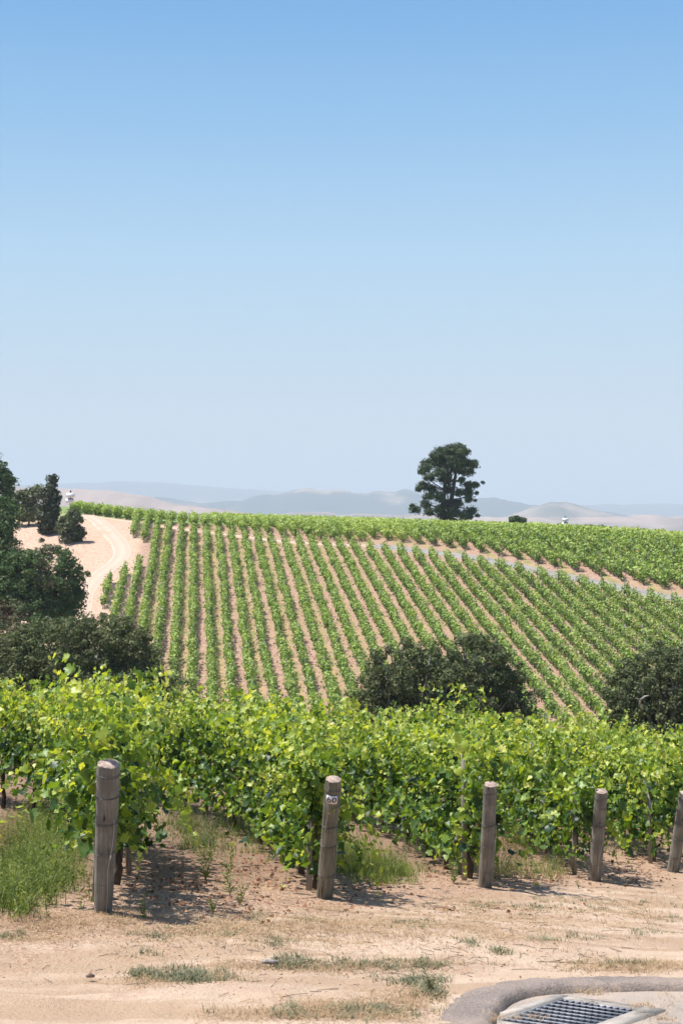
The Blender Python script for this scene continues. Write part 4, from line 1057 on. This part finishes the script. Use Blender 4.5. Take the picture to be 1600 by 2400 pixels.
low = [(440, 2290, 80, 14, 130), (330, 2285, 40, 14, 25), (700, 2255, 60, 10, 40), (850, 2260, 200, 8, 70), (960, 2295, 60, 12, 45), (1010, 2325, 28, 18, 34), (990, 2260, 50, 10, 30), (1100, 2215, 20, 8, 12), (1165, 2240, 18, 7, 14), (1290, 2205, 40, 9, 22), (1420, 2120, 140, 18, 50), (1200, 2120, 110, 12, 50), (1520, 2185, 60, 12, 20), (1450, 2265, 90, 10, 24),
       (20, 2195, 30, 10, 22), (340, 2235, 20, 8, 5), (600, 2150, 30, 12, 12), (650, 2210, 40, 14, 16), (380, 2190, 60, 14, 18), (770, 2380, 150, 14, 50), (900, 2370, 80, 12, 30), (1560, 2150, 40, 12, 12), (720, 2160, 60, 16, 12), (950, 2170, 90, 12, 20), (1360, 2195, 60, 10, 12), (520, 2190, 40, 12, 14)]
tufts('low_weeds', low, 12, .04, .0038, 1.0, M_forb, 72, .035, label='low grey-green weeds in patches on the sand', cat='weeds')
green = [(60, 2060, 80, 55, 300), (110, 2010, 80, 40, 200), (20, 2110, 35, 28, 120), (160, 1940, 80, 35, 120), (60, 1960, 70, 40, 110)]
tufts('green_grass', green, 10, .17, .003, .8, M_grass, 73, .06, tn=(.5, .28), label='tall bright green grass in the aisle left of the nearest post', cat='grass')
green2 = [(850, 2030, 60, 30, 210), (920, 2050, 50, 20, 150), (810, 1990, 30, 30, 90), (1290, 2040, 30, 14, 50), (1180, 2040, 60, 16, 70), (1110, 2000, 50, 20, 60), (1240, 1970, 60, 30, 60)]
tufts('green_grass', green2, 11, .13, .003, .6, M_grass, 74, .05, tn=(.65, .2), label='fine green grass growing between the numbered post and the next', cat='grass')
tufts('weedy_growth', [(470, 1960, 50, 40, 120), (430, 1930, 40, 30, 70), (540, 1960, 50, 40, 50), (620, 1970, 40, 30, 40), (560, 1930, 60, 25, 60)], 9, .14, .004, .6, M_grass, 75, .06, tn=(.35, .2), label='shaded leafy weeds down the aisle right of the nearest post', cat='weeds')
def forbs(name, blobs, h, mat, seed, nl=16, lsz=.035, tn=(.5, .2), label=None):
    rs = np.random.default_rng(seed); X, Y = img_pts(rs, blobs); n = len(X); base = np.column_stack([X, Y, gz(X, Y)])
    az = rs.random(n) * 6.28; ln = .35 * rs.random(n); H = h * (.45 + .8 * rs.random(n)); tt = rs.normal(size=n) * tn[1] + tn[0]
    f = np.tile(np.linspace(.06, 1, nl), n); I = np.repeat(np.arange(n), nl)
    pos = base[I] + np.column_stack([np.cos(az[I]) * ln[I] * H[I] * f, np.sin(az[I]) * ln[I] * H[I] * f, H[I] * f])
    q = rs.random(n * nl) * 6.28; out = unit(np.column_stack([np.cos(q), np.sin(q), .5 + rs.random(n * nl)]))
    TM = np.array([[-.13, .4, 0], [0, 0, 0], [.13, .4, 0], [0, 1, .12]])
    s_, t_, n_ = frames(rs.normal(size=(n * nl, 3)) + np.array([0, 0, 1.2]), out)
    V, Fc = scatter(TM, np.array([[0, 1, 2, 3]]), pos, s_, t_, n_, lsz * (1.3 - .7 * f) * (.7 + .6 * rs.random(n * nl)))
    T = np.repeat(np.clip(tt[I] + (f - .5) * .3 + rs.normal(size=n * nl) * .08, 0, 1), 4)
    B = base[:, None, :]; tip = base + np.column_stack([np.cos(az) * ln * H, np.sin(az) * ln * H, H])
    w_ = np.array([.0018, 0, 0]); SV = np.stack([base - w_, base + w_, tip], 1).reshape(-1, 3); SF = np.arange(3 * n).reshape(-1, 3) + len(V)
    tag(obj(name, np.concatenate([V, SV]), [Fc, SF], mat, tint=np.concatenate([T, np.full(3 * n, .6)])), label, 'weeds', kind='stuff')
forbs('leafy_weeds', [(80, 2050, 90, 55, 520), (30, 2110, 40, 30, 130), (150, 1960, 70, 40, 420), (60, 1970, 60, 30, 160), (190, 1900, 40, 30, 260), (110, 1905, 60, 25, 160)], .30, M_grass, 91, 18, .045, (.42, .25), 'dense leafy green weeds filling the aisle left of the nearest post')
forbs('leafy_weeds', [(830, 2010, 50, 40, 200), (900, 2045, 60, 26, 190), (790, 1970, 25, 40, 90)], .24, M_grass, 92, 18, .03, (.45, .2), 'fine leafy weeds beside the numbered post')
forbs('leafy_weeds', [(470, 1960, 50, 50, 130), (430, 1915, 40, 30, 90), (560, 1920, 70, 30, 110), (640, 1960, 40, 30, 50), (1180, 2020, 70, 25, 80), (1300, 2030, 40, 20, 50), (1110, 1990, 40, 25, 40), (1000, 1995, 80, 22, 120), (1470, 1990, 90, 18, 110), (1240, 1990, 60, 18, 60)], .26, M_forb, 93, 16, .035, (.4, .2), 'scattered leafy weeds under the vines')
forbs('dry_stalks', [(1190, 1990, 50, 40, 170), (30, 1960, 40, 40, 160), (1120, 2010, 30, 30, 60), (1240, 2060, 100, 15, 80)], .28, M_straw, 94, 12, .03, (.35, .2), 'dry brown weed stalks under the vines')
tufts('dry_grass', [(1385, 2336, 40, 5, 26), (1500, 2362, 50, 6, 14), (1230, 2393, 60, 4, 12), (1570, 2352, 25, 10, 10), (1560, 2385, 25, 8, 12), (1150, 2385, 16, 8, 14)], 8, .03, .002, 1.6, M_straw, 77, .025, paved=True, label='dry grass caught along the edges of the drain and kerb')
# dead leaves, twigs, clods
rs = np.random.default_rng(81)
X, Y = img_pts(rs, [(600, 2040, 90, 40, 420), (420, 2080, 90, 50, 330), (600, 2130, 160, 30, 260), (850, 2080, 150, 25, 160), (1050, 2050, 90, 25, 150), (1280, 2060, 150, 22, 220), (1480, 2050, 100, 25, 200), (1100, 2130, 300, 20, 160), (1520, 2010, 80, 15, 120), (240, 2060, 50, 50, 90), (520, 1960, 60, 40, 160), (20, 1970, 40, 30, 200)])
n = len(X); pos = np.column_stack([X, Y, gz(X, Y) + .008]); nr = np.tile([0, 0, 1.], (n, 1)) + rs.normal(size=(n, 3)) * .5
s_, t_, n_ = frames(nr, rs.normal(size=(n, 3))); V, Fc = scatter(LEAF, LEAFF, pos, s_, t_, n_, .018 + .03 * rs.random(n) ** 2)
o = obj('dead_leaves', V, Fc, M_litter, tint=np.repeat(np.clip(rs.normal(size=n) * .25 + .5, 0, 1), len(LEAF))); tag(o, 'dry reddish-brown leaf litter lying under the vine rows', 'leaf litter', kind='stuff')
mbt = MB(); X, Y = img_pts(rs, [(500, 2130, 400, 50, 150), (1200, 2120, 350, 60, 180), (800, 2260, 600, 80, 110), (1300, 2230, 250, 40, 60), (600, 2060, 100, 40, 70)])
ok = clear_paved(X, Y)
for x, y in zip(X[ok], Y[ok]):
    a = rs.random() * 6.28; l = .02 + .09 * rs.random() ** 2; z = float(gz(np.array(x), np.array(y))) + .005
    d = Vector((math.cos(a), math.sin(a), 0)); p = Vector((x, y, z)); mbt.tube([p - d * l, p + Vector((0, 0, .008 * rs.random())) + Vector((rs.normal() * .006, rs.normal() * .006, 0)), p + d * l], .0022, 4, cap=False)
X, Y = img_pts(rs, [(560, 2180, 260, 40, 1900), (1150, 2150, 330, 40, 2400), (1480, 2120, 150, 40, 900), (850, 2180, 200, 40, 900), (840, 2370, 200, 24, 900), (120, 2170, 130, 30, 600), (600, 2080, 100, 40, 700), (1450, 2262, 130, 14, 500)])
k_ = clear_paved(X, Y); X, Y = X[k_], Y[k_]; n = len(X)
s_, t_, n_ = frames(np.tile([0, 0, 1.], (n, 1)) + rs.normal(size=(n, 3)) * .25, rs.normal(size=(n, 3)))
V, Fc = scatter(np.array([[-.06, -.5, 0], [.06, -.5, 0], [.04, .5, .08], [-.04, .5, .08]]), np.array([[0, 1, 2, 3]]), np.column_stack([X, Y, gz(X, Y) + .006]), s_, t_, n_, .02 + .05 * rs.random(n) ** 2)
tag(obj('straw_litter', V, Fc, M_straw, tint=np.repeat(np.clip(rs.normal(size=n) * .3 + .35, 0, 1), 4)), 'chopped dry straw lying flat on the sandy soil', 'straw litter', kind='stuff')
tag(mbt.build('twigs', M_twig), 'thin dry twigs and stems strewn over the sand', 'twigs', kind='stuff')
X, Y = img_pts(rs, [(700, 2200, 600, 120, 900), (1250, 2180, 350, 80, 500), (560, 2060, 120, 50, 350), (300, 2100, 100, 50, 150)])
ok = clear_paved(X, Y); X, Y = X[ok], Y[ok]; n = len(X)
ICO = np.array([(1, 0, 0), (-1, 0, 0), (0, 1, 0), (0, -1, 0), (0, 0, .7), (0, 0, -.7)], float); IF = np.array([[0, 2, 4], [2, 1, 4], [1, 3, 4], [3, 0, 4], [2, 0, 5], [1, 2, 5], [3, 1, 5], [0, 3, 5]])
s_, t_, n_ = frames(rs.normal(size=(n, 3)), rs.normal(size=(n, 3))); V, Fc = scatter(ICO, IF, np.column_stack([X, Y, gz(X, Y) + .002]), s_, t_, n_, .003 + .012 * rs.random(n) ** 3)
tag(obj('soil_clods', V, Fc, M_pebble, smooth=False), 'small crumbs and clods of pale soil on the sandy strip', 'soil clods', kind='stuff')

# individual weeds
def weed(px, py, h, label, mat=M_grass, seed=0, nst=3):
    B = hit(px, py); B.z = float(gz(np.array(B.x), np.array(B.y))); rs = np.random.default_rng(seed)
    r = empty('weed_plant', B); tag(r, label, 'weed', 'single weeds on the bare soil'); m = MB(); Vs = []
    pos, out = [], []
    for k in range(nst):
        a = rs.random() * 6.28; t = .12 + .3 * rs.random(); hh = h * (.7 + .4 * rs.random())
        pts = [Vector((math.cos(a) * t * hh * f, math.sin(a) * t * hh * f, hh * f)) for f in (0, .33, .66, 1)]
        m.tube(pts, [.003, .0025, .002, .001], 4)
        for f in np.linspace(.08, 1, int(10 + h * 50)):
            q = rs.random() * 6.28; pos.append([math.cos(a) * t * hh * f, math.sin(a) * t * hh * f, hh * f]); out.append([math.cos(q), math.sin(q), .6])
    m.build('stem', M_cane, r); pos = np.array(pos); out = unit(np.array(out)); n = len(pos)
    TM = np.array([[-.09, .3, 0], [0, 0, 0], [.09, .3, 0], [0, 1, .1]])
    s_, t_, n_ = frames(rs.normal(size=(n, 3)), out); V, Fc = scatter(TM, np.array([[0, 1, 2, 3]]), pos, s_, t_, n_, h * .16 + .03 * rs.random(n))
    obj('leaves', V, Fc, mat, r, np.repeat(np.clip(.5 + rs.normal(size=n) * .2, 0, 1), 4))
weed(340, 2155, .17, 'small leafy green weed in the shadow just right of the nearest post', seed=1)
weed(540, 2100, .42, 'tallest thin green weed in the bare aisle', seed=2, nst=2)
weed(482, 2060, .36, 'bushy green weed between shadow and sunlit aisle', seed=3, nst=4)
weed(500, 2150, .12, 'flat low green weed in the aisle below the taller weeds', seed=4, nst=6)
weed(562, 2120, .22, 'short pale green weed right of the tallest aisle weed', seed=5, nst=3)
weed(1008, 2330, .14, 'grey-green spiky weed on the sand just left of the asphalt kerb', M_forb, 6, 6)
weed(1355, 2085, .10, 'tiny green weed at the foot of the cracked post', seed=7, nst=3)
weed(1062, 2070, .30, 'leafy young shoot beside the short stake left of the third post', M_grass, 8, 5)
# a grey chunk of wood and a curled dry leaf on the sand
B = hit(632, 2263); m = MB(); pts = [Vector((-.055, 0, .012)), Vector((-.02, .005, .018)), Vector((.02, 0, .015)), Vector((.06, -.008, .014))]
m.tube(pts, [.012, .018, .017, .011], 7); o = m.build('wood_piece', M_stake, None, True); o.location = B + Vector((0, 0, .01)); tag(o, 'short grey chunk of dead wood lying in the low weeds', 'wood piece')
B = hit(212, 2292); m = MB(); pts = [Vector((-.025, 0, .008)), Vector((0, .0, .02)), Vector((.03, 0, .01))]; m.tube(pts, [.008, .02, .007], 6); o = m.build('stone', M_twig, None, False); o.location = B; tag(o, 'small dark stone on the bare sand at lower left', 'stone')

# ------------------------------------------------------------------ haze
m, t, out = new_mat('haze_air')
pv = N(t, 'ShaderNodeVolumePrincipled'); pv.inputs['Color'].default_value = (.84, .945, 1, 1); pv.inputs['Density'].default_value = 1.15e-4; pv.inputs['Anisotropy'].default_value = .0
t.links.new(pv.outputs[0], out.inputs['Volume'])
mb = MB(); mb.box((0, 10000, (-110 + 480) / 2 - 0), (45500, 46000, (480 + 110) / 2)); o = mb.build('haze', m); 
tag(o, kind='stuff'); o['label'] = 'thin pale summer haze filling the valley'; o['category'] = 'haze'
